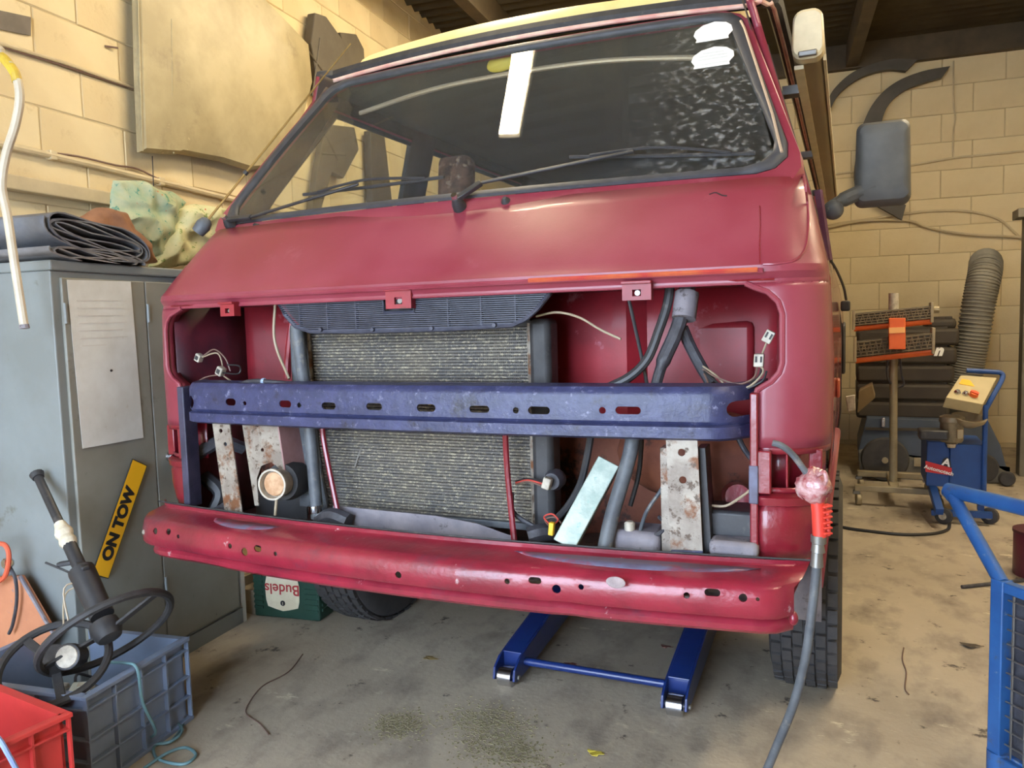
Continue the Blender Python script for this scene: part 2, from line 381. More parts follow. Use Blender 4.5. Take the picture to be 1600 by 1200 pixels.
# ceiling lamps
m_fix = M('white_lamp_body', S(226, 222, 210), rough=.5)
def lamp(c, ang, L_, label, w=.11):
    c = Vector(c); t = thing('ceiling_light', c, label, 'light', 'tube lights under the roof')
    R = Matrix.Rotation(ang, 3, 'Z')
    MB().box(c+Vector((0,0,.035)), (w+.02, L_+.06, .03), R).build('lamp_body', m_fix, t, bevel=.004, smooth=0)
    MB().box(c+Vector((0,0,.008)), (w, L_, .026), R).build('diffuser', m_lamp, t, bevel=.006, smooth=0)
    for s_ in (-1, 1):
        p = c+R @ Vector((0, s_*L_*.35, .05)); MB().tube([p, (p.x, p.y, Z_C-.0)], .006, 6).build('hanger', m_steeld, t)
a_l = math.atan2(.075, .5)
lamp((-.423+.042*1.2, .367+.6*.99, 3.1), -a_l, 1.2, 'lit ceiling tube light mirrored in the windscreen')
lamp((1.75, 2.6, 3.05), TH, 1.2, 'added unseen tube light between the van and the machines')  # lamp added out of view to light the back wall
lamp((2.45, 2.7, 3.05), TH, 1.2, 'added unseen tube light nearest the right wall')  # second lamp added beside it, brightening the back of the room
lamp((2.0, -.3, 3.05), TH, 1.2, 'added unseen tube light above the blue trolley')  # lamp added out of view for warm light on the right floor
lamp((-.75, 2.5, 3.2), TH, 1.2, 'lit ceiling tube light near the left wall beside the van roof')
# ------------------------------------------------------------------ the van
van = thing('camper_van', (0, 2.2, 0), 'faded red camper van with its front grille and bumper stripped off', 'van')
def lerp(tab, z):
    if z <= tab[0][0]: return tab[0][1]
    for (a, b_), (c_, d_) in zip(tab, tab[1:]):
        if z <= c_: return b_+(d_-b_)*(z-a)/(c_-a)
    return tab[-1][1]
WT = [(.42, .885), (.62, .905), (.80, .925), (1.05, .928), (1.25, .918), (1.42, .880), (1.70, .802), (1.97, .728), (2.0, .718)]
YT = [(.60, .012), (.70, .004), (1.20, .004), (1.222, .010), (1.236, .0), (1.250, .002), (1.262, .014), (1.30, .045), (1.38, .118), (1.455, .19), (1.99, .63)]
def wz(z): return lerp(WT, z)
def yz(z): return lerp(YT, z)
CROWN = .032
def plan(x, z, r=.095):            # y of the front skin
    w = wz(z); ax = abs(x); xe = w-r; y0 = yz(z)
    if ax <= xe: return y0+CROWN*(ax/w)**2
    q = min(1, (ax-xe)/r); return y0+CROWN*(xe/w)**2+.1*r*q*.8+r*(1-math.sqrt(max(0, 1-q*q)))
def row(z, x0, sgn=1, n=14, yend=.36, r=.095, inset=0):
    w = wz(z); xe = w-r; pts = []
    for i in range(n):
        t = i/(n-1); x = x0+(w-x0)*math.sin(t*PI/2) if x0 > 0 else w*math.sin(t*PI/2)
        x = min(x, w-1e-5); pts.append(Vector((sgn*x, plan(x, z, r)+inset, z)))
    ylast = pts[-1].y
    pts.append(Vector((sgn*w, max(yend, ylast+.02), z)))
    return pts
# nose panel (crease up to the windscreen)
zs = [1.212, 1.222, 1.230, 1.236, 1.243, 1.250, 1.256, 1.262, 1.275, 1.30, 1.34, 1.38, 1.42, 1.455]
rows = []
for z in zs:
    ye = .30+max(0, (z-1.25))*.9
    R_ = row(z, 0, 1, 26, ye); Lr = row(z, 0, -1, 26, ye)
    rows.append(Lr[::-1][:-1]+R_)
nose = MB().grid(rows).build('nose_panel', m_red, van, solid=.004, smooth=24)
# raised strip above the grille opening
st = MB(); seq = [Vector((x, plan(x, 1.238)-.004, 1.238)) for x in [(-.80+1.6*i/40) for i in range(41)]]
st.tube(seq, .006, 6); st.build('crease_bead', m_red, van)
st = MB(); seq = [Vector((x, plan(x, 1.238)-.0075, 1.240)) for x in [.30+.49*i/16 for i in range(17)]]
st.tube(seq, .0055, 6); st.build('primer_strip', m_reflector, van, label='orange brown primer on the crease')
# corner panels either side of the grille opening
XE = [(.63, .785), (.985, .785), (.995, .788), (1.003, .800), (1.012, .815), (1.03, .830), (1.05, .836), (1.15, .836), (1.175, .828), (1.195, .808), (1.212, .765)]
for sgn in (1, -1):
    rows = []
    for z in [.875, .90, .94, .98, .987, .995, 1.003, 1.012, 1.03, 1.05, 1.08, 1.12, 1.15, 1.163, 1.175, 1.185, 1.195, 1.205, 1.214]:
        rows.append(row(z, lerp(XE, z)+(.018 if sgn < 0 else 0), sgn, 14, .42))
    o = MB().grid(rows).build('corner_panel', m_red, van, solid=.004, smooth=28)
    rim = [r_[0]+Vector((0, .002, 0)) for r_ in rows[2:]]
    MB().tube(rim, .0065, 8).build('opening_lip', m_red, o)
    lipin = [[p+Vector((0, 0, 0)) for p in rim], [p+Vector((-.002*sgn, .035, 0)) for p in rim]]
    MB().grid(lipin).build('opening_return', m_red, o, solid=.002)
    # lower front corner: posts, recessed pocket and thick lower box
    lo = MB()
    lo.grid([row(z, .785, sgn, 10, .42, inset=.012) for z in (.775, .79)]).grid([row(z, .785, sgn, 10, .42, inset=.004) for z in (.862, .872, .88)])
    o2 = lo.build('corner_rail', m_redlow, van, solid=.005)
    MB().grid([row(z, .785, sgn, 10, .42, inset=i_) for z, i_ in ((.63, .0), (.66, -.004), (.70, -.006), (.74, -.004), (.752, .004), (.756, -.008), (.772, -.010), (.780, .006))]).build('lower_corner_box', m_redlow, van, solid=.005)
    MB().bb((sgn*.787, .018, .78), (sgn*.815, .04, .87)).build('corner_post', m_redlow, van, bevel=.003)
    MB().bb((sgn*.885, .07, .78), (sgn*.912, .12, .87)).build('corner_post', m_redlow, van, bevel=.003)
    MB().grid([[Vector((sgn*.785, .10, z)), Vector((sgn*.85, .11, z)), Vector((sgn*.915, .19, z))] for z in (.77, .88)]).build('pocket_wall', m_redlow, van, solid=.003)
    if sgn > 0:
        eg = MB().bb((.774, .012, .64), (.79, .05, .99)).build('opening_edge', m_redlow, van, bevel=.003)
        MB().bb((.772, .0105, .76), (.7905, .03, .84)).build('bare_patch', M('bare_grey_edge', S(96, 98, 122), S(72, 66, 84), 14, .5), eg, bevel=.002)
    else: MB().bb((-.776, .012, .64), (-.80, .06, .99)).build('opening_edge', M('blue_black_edge', S(44, 44, 62), S(64, 60, 80), 16, .5, bump=.3), van, bevel=.003)
# windscreen surround, seal, glass on one raked surface
ZB, ZT = 1.455, 1.99
def scr(u, v, out=0):             # u across, v 0..1 up the slope
    z = ZB+(ZT-ZB)*v; y = .19+(.63-.19)*v+.062*(u/.85)**2+.012*math.sin(v*PI)*-1
    nv = Vector((0, -.77, .64)); return Vector((u, y, z))+nv*out
HV = .664                           # slope length
def loop(w0, w1, v0, v1, r, out, n=7):
    L_ = rrect(w0, w1, (v1-v0)*HV, r, n); pts = []
    for i in range(len(L_)):
        a, b_ = Vector(L_[i]), Vector(L_[(i+1) % len(L_)])
        k = max(1, int((b_-a).length/.06))
        for j in range(k):
            q = a.lerp(b_, j/k); pts.append(scr(q.x, v0+q.y/HV, out))
    return pts
def ringpts(w0, w1, v0, v1, r, out, N_=96):
    P = loop(w0, w1, v0, v1, r, out); Ls = [0]
    for i in range(len(P)): Ls.append(Ls[-1]+(P[(i+1) % len(P)]-P[i]).length)
    res = []
    for k in range(N_):
        t = Ls[-1]*k/N_; i = max(j for j in range(len(P)) if Ls[j] <= t); f_ = (t-Ls[i])/max(1e-9, Ls[i+1]-Ls[i]); res.append(P[i].lerp(P[(i+1) % len(P)], f_))
    return res
fr = MB().grid([ringpts(.868, .722, -.088, 1.008, .10, -.010), ringpts(.862, .716, -.080, 1.002, .10, .004), ringpts(.835, .700, .020, .985, .07, .004), ringpts(.828, .690, .025, .975, .07, -.004), ringpts(.815, .68, .04, .97, .07, -.02)], True)
fr.build('windscreen_frame', m_red, van, smooth=50)
MB().grid([ringpts(.833, .697, .022, .984, .07, .004), ringpts(.829, .693, .026, .980, .07, .011), ringpts(.812, .676, .046, .962, .07, .012), ringpts(.803, .667, .054, .952, .07, .007), ringpts(.802, .666, .056, .950, .07, -.006)], True).build('windscreen_seal', m_seal, van, smooth=60)
MB().tube([scr(*(a)) for a in [(.817-.0, .10, .0128), (.79, .3, .0128), (.74, .6, .0128), (.70, .84, .0128), (.688, .89, .0128)]], .0035, 6).build('seal_insert', m_trim, van)
gl = MB(); rows = []
for j in range(13):
    v = .046+.916*j/12; hw = .810+(.670-.810)*(v-.046)/.916
    rows.append([scr(-hw+2*hw*i/24, v, .001) for i in range(25)])
gl.grid(rows).build('windscreen', m_glass, van, smooth=60)
# stickers on the inside of the screen (clipped oval tax discs)
def sticker(px, py, w, h, name_lines):
    n = Vector((0, -.77, .64)); c = None
    best = 9
    for j in range(60):
        for i in range(40):
            q = scr(.3+.4*i/39, .3+.68*j/59, .0045); d_ = q-CAMP; zz = d_.dot(_f); X = 800+FPX*d_.dot(_r)/zz; Y = 600-FPX*d_.dot(_u)/zz
            if abs(X-px)+abs(Y-py) < best or c is None: best = abs(X-px)+abs(Y-py); c = q
    ax_ = Vector((1, .02, 0)).normalized(); up = n.cross(ax_).normalized(); up = up if up.z > 0 else -up
    pts = [(-.42, -.5), (.42, -.5), (.40, -.36), (.5, -.12), (.47, .14), (.30, .38), (0, .5), (-.30, .38), (-.47, .14), (-.5, -.12), (-.40, -.36)]
    P = [c+ax_*x*w+up*y*h for x, y in pts]
    o = MB().prism(P, n*.0006).build('screen_sticker', m_sticker, van, smooth=0)
    for y, ww in name_lines:
        MB().box(c+up*y*h+n*.0010, (w*ww, .0006, h*.055), Matrix((ax_, n, up)).transposed()).build('sticker_print', m_stickgrey, o, smooth=0)
sticker(1116, 50, .104, .088, [])
sticker(1114, 89, .110, .088, [(.2, .5), (.05, .66), (-.1, .7), (-.34, .72)])
# gutter, header and pop-top roof
hd = []
for i in range(33):
    u = -.735+1.47*i/32; p = scr(u, 1.0, .0); hd.append(p)
def sidepath(x, y, z): return Vector((x, y, z))
gut = [Vector((-.765, 4.3, 2.01)), Vector((-.765, 1.1, 2.01))]+[Vector((p.x*1.02, p.y+.012, 2.0+.018*(1-(p.x/.735)**2))) for p in hd]+[Vector((.765, 1.1, 2.01)), Vector((.765, 4.3, 2.01))]
MB().tube(cr(gut, 3), .007, 8).build('rain_gutter', M('gutter_edge_highlight', S(222, 190, 172), S(206, 150, 140), 12, .4), van)  # pale colour paints the highlight along the red header edge
MB().tube([p+Vector((0, .022, .020)) for p in cr(gut, 3)], .024, 8).build('gutter_rubber', m_black, van)
roofrows = []
def proof(inset, z, front):        # plan outline of the pop top as open U from left rear to right rear
    P = []
    for i in range(33):
        u = -1+2*i/32; x = u*(.70-inset); y = front+.075*(abs(u)**2.2)+.10*max(0, abs(u)-.86)/.14
        P.append(Vector((x, y, z+.025+.02*(1-u*u))))
    z += .025
    return [Vector((-.70+inset, 4.0, z)), Vector((-.70+inset, 1.2, z))]+P+[Vector((.70-inset, 1.2, z)), Vector((.70-inset, 4.0, z))]
roofrows = [proof(0, 1.985, .645), proof(.0, 2.02, .65), proof(.012, 2.045, .665), proof(.03, 2.058, .70), proof(.10, 2.085, .85), proof(.3, 2.12, 1.05), proof(.55, 2.14, 1.3)]
MB().grid(roofrows).build('pop_top_roof', m_cream, van, smooth=40)
MB().grid([[Vector((x, y, 2.163)) for x in (-.16, .16)] for y in (1.25, 4.0)]).build('roof_ridge', m_cream, van)
MB().ell((.02, .80, 2.11), (.16, .06, .02)).build('roof_vent_bulge', m_cream, van)
# body sides
AX, AR, AZ = .94, .42, .36
def zbot(y):
    dy = abs(y-AX)
    z = .46
    if dy < AR: z = max(z, AZ+math.sqrt(AR*AR-dy*dy))
    dy = abs(y-3.49)
    if dy < AR: z = max(z, AZ+math.sqrt(AR*AR-dy*dy))
    return z
ys = [.34, .40, .46, .52, .58]+[AX-AR+2*AR*(1-math.cos(PI*i/16))/2 for i in range(17)]+[1.5, 1.7, 2.2, 2.8, 3.05]+[3.49-AR+2*AR*i/10 for i in range(11)]+[4.0, 4.3, 4.42]
ys = sorted(set(round(y, 4) for y in ys))
for sgn in (1, -1):
    cols = []
    for y in ys:
        zb = zbot(y); zt = 1.425
        cols.append([Vector((sgn*(wz(zb+(zt-zb)*k/10)+.012*math.sin(PI*k/10)*min(1, (y-.3)/1.0)), y, zb+(zt-zb)*k/10)) for k in range(11)])
    side = MB().grid(cols).build('side_panel', m_redside, van, solid=.004, smooth=30)
    # wheel arch lip
    MB().tube([Vector((sgn*(wz(AZ+AR*math.sin(t))+.006), AX-AR*math.cos(t), AZ+AR*math.sin(t))) for t in [PI*(.05+.9*i/18) for i in range(19)]], .012, 8).build('wheel_arch_lip', m_red, side)
    # door gap
    MB().tube([Vector((sgn*(wz(z)+.012), 1.36, z)) for z in (.5, .8, 1.1, 1.4)], .004, 6).build('door_gap', m_wireblk, side)
    # pillars and header of the glasshouse
    def strip(y0b, y1b, y0t, y1t, nm, z0=1.415, z1=2.005, mt_=m_red):
        rws = []
        for k in range(6):
            t = k/5; z = z0+(z1-z0)*t; rws.append([Vector((sgn*wz(z), y0b+(y0t-y0b)*t, z)), Vector((sgn*wz(z), y1b+(y1t-y1b)*t, z))])
        o_ = MB().grid(rws).build(nm, mt_, van, solid=.02, smooth=40)
        inn = [[r_[0]+Vector((-sgn*.026, -.014, 0)), r_[1]+Vector((-sgn*.026, .014, 0))] for r_ in rws]
        MB().grid(inn).build('pillar_lining', m_int, o_, solid=.004); return o_
    strip(.25, .36, .68, .76, 'front_pillar')
    strip(1.28, 1.42, 1.26, 1.42, 'middle_pillar')
    strip(2.45, 2.58, 2.45, 2.58, 'rear_pillar')
    strip(3.65, 4.42, 3.65, 4.35, 'tail_pillar')
    strip(.62, 4.4, .62, 4.4, 'roof_rail', 1.915, 2.005)
    for (y0b, y1b, y0t, y1t) in ((.36, 1.28, .74, 1.26), (1.42, 2.45, 1.42, 2.45), (2.58, 3.65, 2.58, 3.65)):
        rws = []
        for k in range(4):
            t = k/3; z = 1.42+.485*t; rws.append([Vector((sgn*(wz(z)-.012), y0b+(y0t-y0b)*t, z)), Vector((sgn*(wz(z)-.012), y1b+(y1t-y1b)*t, z))])
        w_ = MB().grid(rws).build('side_window', m_sideglass, van)
        rr = [rws[0][0], rws[3][0], rws[3][1], rws[0][1]]
        MB().tube(rr, .014, 6, closed=True).build('window_rubber', m_seal, w_)
    MB().grid([[Vector((sgn*(wz(z)-.05), y, z)) for z in (.45, .9, 1.40)] for y in (.42, 4.3)]).build('inner_lining', m_int, van, solid=.004)
MB().bb((-.80, 4.36, .46), (.80, 4.42, 1.98)).build('tail_panel', m_red, van, bevel=.01)
MB().bb((-.62, .40, .48), (.62, 4.36, .52)).build('cab_floor', m_int, van)
hl = MB().grid([[Vector((x, y, 1.962+.015*(1-(x/.73)**2))) for x in [-.73+1.46*i/12 for i in range(13)]] for y in (.66, 1.5, 2.6, 4.36)]).build('headlining', m_intlight, van, solid=.006)
# cab interior
ds = MB(); prof = [(.37, 1.10), (.37, 1.425), (.40, 1.435), (.50, 1.425), (.60, 1.39), (.62, 1.30), (.62, 1.10)]
ds.prism([(-.80, y, z) for y, z in prof], (1.60, 0, 0)); ds.build('dashboard', m_int, van, bevel=.012)
bn = MB(); bn.prism([(-.62, y, z) for y, z in ((.44, 1.41), (.46, 1.475), (.60, 1.485), (.63, 1.41))], (.42, 0, 0)); bn.build('instrument_binnacle', m_blackpl, van, bevel=.01)
sw = MB(); cW = Vector((-.41, .70, 1.43)); axw = Vector((0, -.42, .9)).normalized(); aw = axw.orthogonal().normalized(); bw_ = axw.cross(aw)
sw.tube([cW+(aw*math.cos(t)+bw_*math.sin(t))*.20 for t in [2*PI*i/36 for i in range(36)]], .014, 8, closed=True)
swo = sw.build('steering_wheel', m_black, van)
MB().lathe([(.07, -.02), (.06, .015), (.02, .02)], cW-axw*.02, axw, 16).build('wheel_hub', m_black, swo)
MB().bar(cW-aw*.2, cW+aw*.2, .03, .012, axw).bar(cW, cW-bw_*.2, .03, .012, axw).build('spoke', m_black, swo)
for x in (-.42, .42):
    MB().box((x, 1.20, 1.13), (.46, .12, .52), Matrix.Rotation(-.18, 3, 'X')).build('seat_back', m_seat, van, bevel=.05)
    MB().box((x, .98, .90), (.48, .48, .14)).build('seat_cushion', m_seat, van, bevel=.05)
hr_ = aY(712, 278, 1.35); MB().box((hr_.x, 1.35, hr_.z-.08), (.15, .10, .34), Matrix.Rotation(-.12, 3, 'X')).build('seat_cover', m_seat, van, bevel=.03)
MB().tube(cr([(-.60, .70, 1.885), (-.3, .665, 1.912), (.0, .66, 1.92), (.3, .665, 1.912), (.60, .70, 1.885)], 6), .008, 8).build('curtain_rail', m_trim, van)
MB().ell(aY(788, 95, .655), (.062, .012, .030), R=Matrix.Rotation(-.2, 3, 'Y')).build('yellow_oval', m_yellow, van, label='yellow oval behind the windscreen')  # flat yellow oval set just behind the glass
MB().bb((-.74, 2.62, .55), (-.30, 4.3, 1.35)).build('kitchen_unit', m_int, van, bevel=.01)
MB().bb((-.6, 3.3, .6), (.78, 4.3, 1.05)).build('rear_bed', m_seat, van, bevel=.03)
MB().bb((-.76, 1.50, 1.40), (-.72, 2.4, 1.50)).build('curtain_roll', m_int, van, bevel=.01)
for (y0, y1) in ((1.44, 2.44), (2.60, 3.62)):        # curtains added on the left-hand side to keep the interior dark
    rws = []
    for k in range(30):
        y = y0+(y1-y0)*k/29; rws.append([Vector((wz(z)-.055+.012*math.sin(k*1.3), y, z)) for z in (1.38, 1.93)])
    MB().grid(rws).build('added_curtain', m_int, van, solid=.002)
MB().grid([[Vector((x+.0, 4.30+.012*math.sin(k*1.2), z)) for z in (1.3, 1.95)] for k, x in enumerate([-.72+1.44*i/40 for i in range(41)])]).build('rear_curtain', m_int, van, solid=.002)
# pressed beads and marks on the nose
def onbody(px, py, out=.001):
    r = ray(px, py); t0 = .8
    while t0 < 3.2:
        q = CAMP+r*t0
        if abs(q.x) < wz(q.z)-1e-3 and q.y >= plan(q.x, q.z): break
        t0 += .002
    return CAMP+r*(t0-out)
def bead(pts, rr_, nm, mt_, k=6): return MB().tube(cr([onbody(*p) for p in pts], k), rr_, 6).build(nm, mt_, van)
bead([(1246,228),(1255,270),(1262,320),(1263,355),(1258,388),(1243,406),(1215,412),(1192,413)], .0028, 'pressed_corner_bead', m_red)
bead([(1187,322),(1188,350),(1187,380),(1188,414)], .0016, 'cracked_seam', m_redlow)
MB().tube(cr([onbody(1108, 304), onbody(1118, 301), onbody(1128, 305), onbody(1136, 306)], 4), .0016, 5).build('paint_crack', m_wireblk, van)
# wipers
def wiper(piv, elbow, tipa, b0, b1, label):
    w_ = MB(); piv, elbow, tipa, b0, b1 = [Vector(p) for p in (piv, elbow, tipa, b0, b1)]
    n = Vector((0, -.77, .64))
    w_.bar(piv+n*.02, elbow, .016, .012, n).bar(elbow, tipa, .009, .007, n)
    o = w_.build('wiper_arm', m_blackpl, van, bevel=.002, label=label)
    MB().lathe([(.020, -.02), (.017, .008), (.010, .024)], piv, n, 14).build('wiper_pivot', m_blackpl, o)
    MB().lathe([(.0085, 0), (.0085, .012)], piv+n*.024, n, 8).build('pivot_nut', m_chrome, o)
    bl = MB(); bl.tube(cr([b0, (b0+b1)/2-n*.002, b1], 6), .005, 6); ob = bl.build('wiper_blade', m_black, o)
    mid = (b0+b1)/2
    MB().tube(cr([b0.lerp(b1, .12)+n*.004, b0.lerp(b1, .3)+n*.016, mid+n*.024, b0.lerp(b1, .7)+n*.016, b0.lerp(b1, .88)+n*.004], 5), .004, 6).build('blade_bridge', m_blackpl, ob)
def onscr(px, py, out):
    best = None
    for j in range(90):
        v = -.06+1.06*j/89; lo, hi = -.9, .9
        for _ in range(24):
            mid = (lo+hi)/2; q = scr(mid, v, out); d_ = q-CAMP; X = 800+FPX*d_.dot(_r)/d_.dot(_f)
            if X < px: lo = mid
            else: hi = mid
        q = scr(lo, v, out); d_ = q-CAMP; Y = 600-FPX*d_.dot(_u)/d_.dot(_f)
        if best is None or abs(Y-py) < best[0]: best = (abs(Y-py), q)
    return best[1]
wiper(onscr(360, 352, .012), onscr(392, 340, .03), onscr(560, 287, .03), onscr(474, 303, .012), onscr(694, 276, .012), 'left wiper lying across the windscreen')
wiper(onscr(717, 322, .012), onscr(752, 284, .035), onscr(990, 236, .03), onscr(890, 246, .012), onscr(1180, 240, .012), 'wiper with its arm springing from the middle of the screen')
for (px, py) in ((402, 357), (791, 316)):
    p = onscr(px, py, .0); MB().lathe([(.014, -.004), (.012, .006), (.005, .016)], p, (0, -.77, .64), 12).build('washer_jet', m_black, van)
# aerial on the left pillar
a0 = aY(318, 352, .285); a1 = aY(384, 270, .33); a2 = aY(548, 68, .50)
ae = MB().tube([a0, a0.lerp(a2, .5), a2], [.0042, .0032, .0022], 8).build('aerial', M('brass_aerial', S(196, 168, 110), rough=.3, metal=.8), van, label='thin brass coloured aerial leaning along the pillar')
MB().lathe([(.020, -.03), (.024, 0), (.018, .018), (.008, .026)], a0, a2-a0, 14).build('aerial_base', m_hose, ae)
MB().lathe([(.008, -.006), (.008, .006)], a1, a2-a0, 10).build('aerial_clip', m_black, ae)
# wheels
def wheel(x, steer, sgn):
    t = []; c = Vector((x, AX, .325)); ax = Vector((math.cos(steer), math.sin(steer), 0))
    hw = .098; prof = [(.19, -hw*.72), (.235, -hw*.98), (.285, -hw), (.312, -hw*.90), (.325, -hw*.62), (.328, 0), (.325, hw*.62), (.312, hw*.90), (.285, hw), (.235, hw*.98), (.19, hw*.72)]
    o = MB().lathe(prof, c, ax, 48).build('tyre', m_tyre, van, smooth=30)
    tb = MB(); f0 = Vector((-ax.y, ax.x, 0))
    for k in range(44):
        w_ = 2*PI*k/44; rd = f0*math.cos(w_)+ZU*math.sin(w_); tg = -f0*math.sin(w_)+ZU*math.cos(w_)
        for j, q in enumerate((-.075, -.045, -.015, .015, .045, .075)):
            sk = tg*(.010*(1 if j % 2 else -1)); R = Matrix((ax, tg, rd)).transposed()
            tb.box(c+ax*q+rd*(.330-(.006 if abs(q) > .06 else 0))+sk, (.025, .036, .010), R)
    tb.build('tread_blocks', m_tyre, o, smooth=0, kind='stuff')
    MB().lathe([(.195, -.07), (.18, -.05), (.12, -.03), (.05, -.045), (.045, .05), (.12, .05), (.185, .06), (.195, .075)], c, ax, 28).build('wheel_rim', m_steeld, o)
    MB().lathe([(.14, -.02), (.14, .02), (.05, .03)], c-ax*sgn*.10, ax, 24).build('brake_drum', m_black, o)
wheel(.85, 0.0, 1); wheel(-.755, -.03, -1)
for sgn in (1, -1):
    MB().grid([[Vector((sgn*x, AX-.44*math.cos(t), .34+.44*math.sin(t))) for x in (.52, .90)] for t in [PI*i/14 for i in range(15)]]).build('wheel_housing', m_greyund, van, solid=.004)
MB().tube([(-.75, AX, .36), (.75, AX, .36)], .035, 10).build('front_axle', m_black, van)
MB().bb((-.6, .62, .40), (.6, 1.6, .47)).build('chassis_pan', m_greyund, van, bevel=.01)
# big black door mirror with arm
mp = Vector((.955, .84, 0)); mc = (aY(1336, 196, .84)+aY(1422, 322, .84))/2
mz0, mz1 = aY(1380, 322, .84).z, aY(1380, 193, .84).z; mx0, mx1 = aY(1335, 260, .84).x, aY(1423, 260, .84).x
rings = []
for (dy, k) in ((.0, .93), (-.012, 1.0), (.03, 1.0), (.055, .90), (.065, .7)):
    pts = rrect((mx1-mx0)/2*k, (mx1-mx0)/2*k*.94, (mz1-mz0)*k, .022*k, 5); rings.append([Vector(((mx0+mx1)/2+u, .84-dy, mz0+(mz1-mz0)*(1-k)/2+v)) for u, v in pts])
mi = MB().sweep(rings).build('door_mirror', m_paint_dark, van, smooth=40, label='large dark grey plastic door mirror')
MB().sweep([[Vector(((mx0+mx1)/2+u, .852+e, mz0+.012+v)) for u, v in rrect((mx1-mx0)/2-.01, (mx1-mx0)/2-.014, mz1-mz0-.024, .018, 5)] for e in (0, .006)]).build('mirror_glass', m_chrome, mi)
MB().tube(cr([aY(1300, 322, .78), aY(1318, 312, .79), aY(1345, 300, .80), aY(1368, 292, .80)], 5), [.018]*5+[.022]*5+[.026]*6, 10).build('mirror_arm', m_paint_dark, mi)
MB().ell(aY(1302, 328, .78), (.028, .04, .028)).build('mirror_foot', m_hose, mi)
# door quarter light strip, door handle, filler and marker details on the side nearest the camera
MB().prism([aY(1272, 298, .50), aY(1281, 296, .50), aY(1297, 405, .62), aY(1290, 408, .62)], (.006, .01, 0)).build('quarter_light_trim', M('lavender_strip', S(120, 84, 120), S(104, 60, 90), 14, .4), van)
MB().box(aY(1326, 478, 1.22)+Vector((-.01, 0, 0)), (.03, .10, .034)).build('door_handle', m_black, van, bevel=.006)
MB().tube(cr([aY(1294, 402, .70), aY(1306, 420, .78), aY(1318, 448, 1.0), aY(1322, 468, 1.15)], 4), .004, 6).build('window_drip_strip', m_black, van)
MB().bb((.936, 1.75, .90), (.952, 2.6, 1.10)).build('side_vent', m_black, van, bevel=.01)
MB().bb((.93, .62, .92), (.94, .68, .97)).build('side_repeater', m_reflector, van, bevel=.004)
# roof-side awning in its case
ya, yb = .83, 4.10
aw_ = aY(1262, 50, ya); x0, x1 = aY(1237, 55, ya).x, aY(1288, 60, ya).x; zt, zb_ = aY(1262, 14, ya).z, aY(1262, 92, ya).z
aws = MB(); pr = rrect((x1-x0)/2, (x1-x0)/2-.003, zt-zb_, .03, 5)
rr = lambda y, g=0: [Vector(((x0+x1)/2+u*(1-g), y, zb_+v*(1-g)+(zt-zb_)*g/2)) for u, v in pr]
case = MB().sweep([rr(ya+.045), rr(yb)]).build('awning_case', m_taupe, van, smooth=40, label='long awning case along the roof side')
MB().sweep([rr(ya-.008, .12), rr(ya), rr(ya+.05)]).build('awning_end_cap', m_creamal, case, smooth=40)
MB().bb((x1-.004, ya+.05, zb_+.004), (x1+.004, yb, zb_+.022)).build('awning_rail', m_creamal, case)
MB().bb((x0+.004, ya+.05, zb_-.012), (x0+.03, yb, zb_)).build('awning_rail', m_creamal, case)
MB().box(((x0+x1)/2, ya-.012, zb_+.012), (.05, .012, .016)).build('end_latch', m_steeld, case, bevel=.003)
for y in (1.3, 2.5, 3.8): MB().bb((x0-.06, y, zb_+.03), (x0+.01, y+.06, zb_+.06)).build('awning_bracket', m_steeld, case)
# ------------------------------------------------------------------ what the stripped front of the van shows
def T(pts, r, name, mat_, parent=van, k=5, n=8, label=None):
    P = [aY(*p) for p in pts]; P = cr(P, k) if k > 1 and len(P) > 2 else P
    return MB().tube(P, r, n).build(name, mat_, parent, label=label)
def plate(pts, Y, t, name, mat_, parent=van, bevel=.001, vec=None, label=None):
    P = [aY(p[0], p[1], p[2] if len(p) > 2 else Y) for p in pts]
    return MB().prism(P, vec or (0, t, 0)).build(name, mat_, parent, smooth=0, bevel=bevel, label=label)
def capsule(mb, c, w, h, dep=.04, n=8):          # slot cutter along y
    P = []; r = h/2; s_ = max(0, w/2-r)
    for sg, a0 in ((1, -PI/2), (-1, PI/2)):
        for i in range(n+1):
            a = a0+PI*i/n; P.append(Vector((c.x+sg*s_+r*math.cos(a), c.y-dep, c.z+r*math.sin(a))))
    if s_ == 0: P = P[:n]+P[n+1:-1]
    mb.prism(P, (0, 2*dep, 0))
# lower front beam
XB = .90
def ylip(x): return -.060+.066*(x/XB)**2
prof = [(0, .652), (0, .642), (-.006, .637), (-.040, .634), (-.078, .629), (-.090, .625), (-.099, .617), (-.103, .606), (-.104, .590), (-.102, .572), (-.097, .565), (-.082, .562), (-.064, .559), (-.060, .553), (-.066, .547), (-.073, .538), (-.072, .530), (-.064, .523)]
outl = thick(prof, -.0035); rings = []
for i in range(61):
    u = -1+2*i/60; ring = []
    for (dy, z) in outl:
        xx = u*(XB-.035*max(0, min(1, (.650-z)/.03))-.10*max(0, .556-z))
        y = ylip(xx)+dy+.035*max(0, (abs(u)-.94)/.06)**2
        dent = .006*math.exp(-((xx-.42)/.025)**2)*(1 if dy < -.06 else 0)+.008*math.exp(-((xx+.62)/.10)**2)*(1 if -.09 < dy < -.03 else 0)
        ring.append(Vector((xx, y+dent, z-.010*dent*100*0)))
    rings.append(ring)
beam = MB().sweep(rings).build('front_valance_beam', m_redold, van, smooth=38, label='thick scuffed red lower beam with punched holes')
cut_ = []
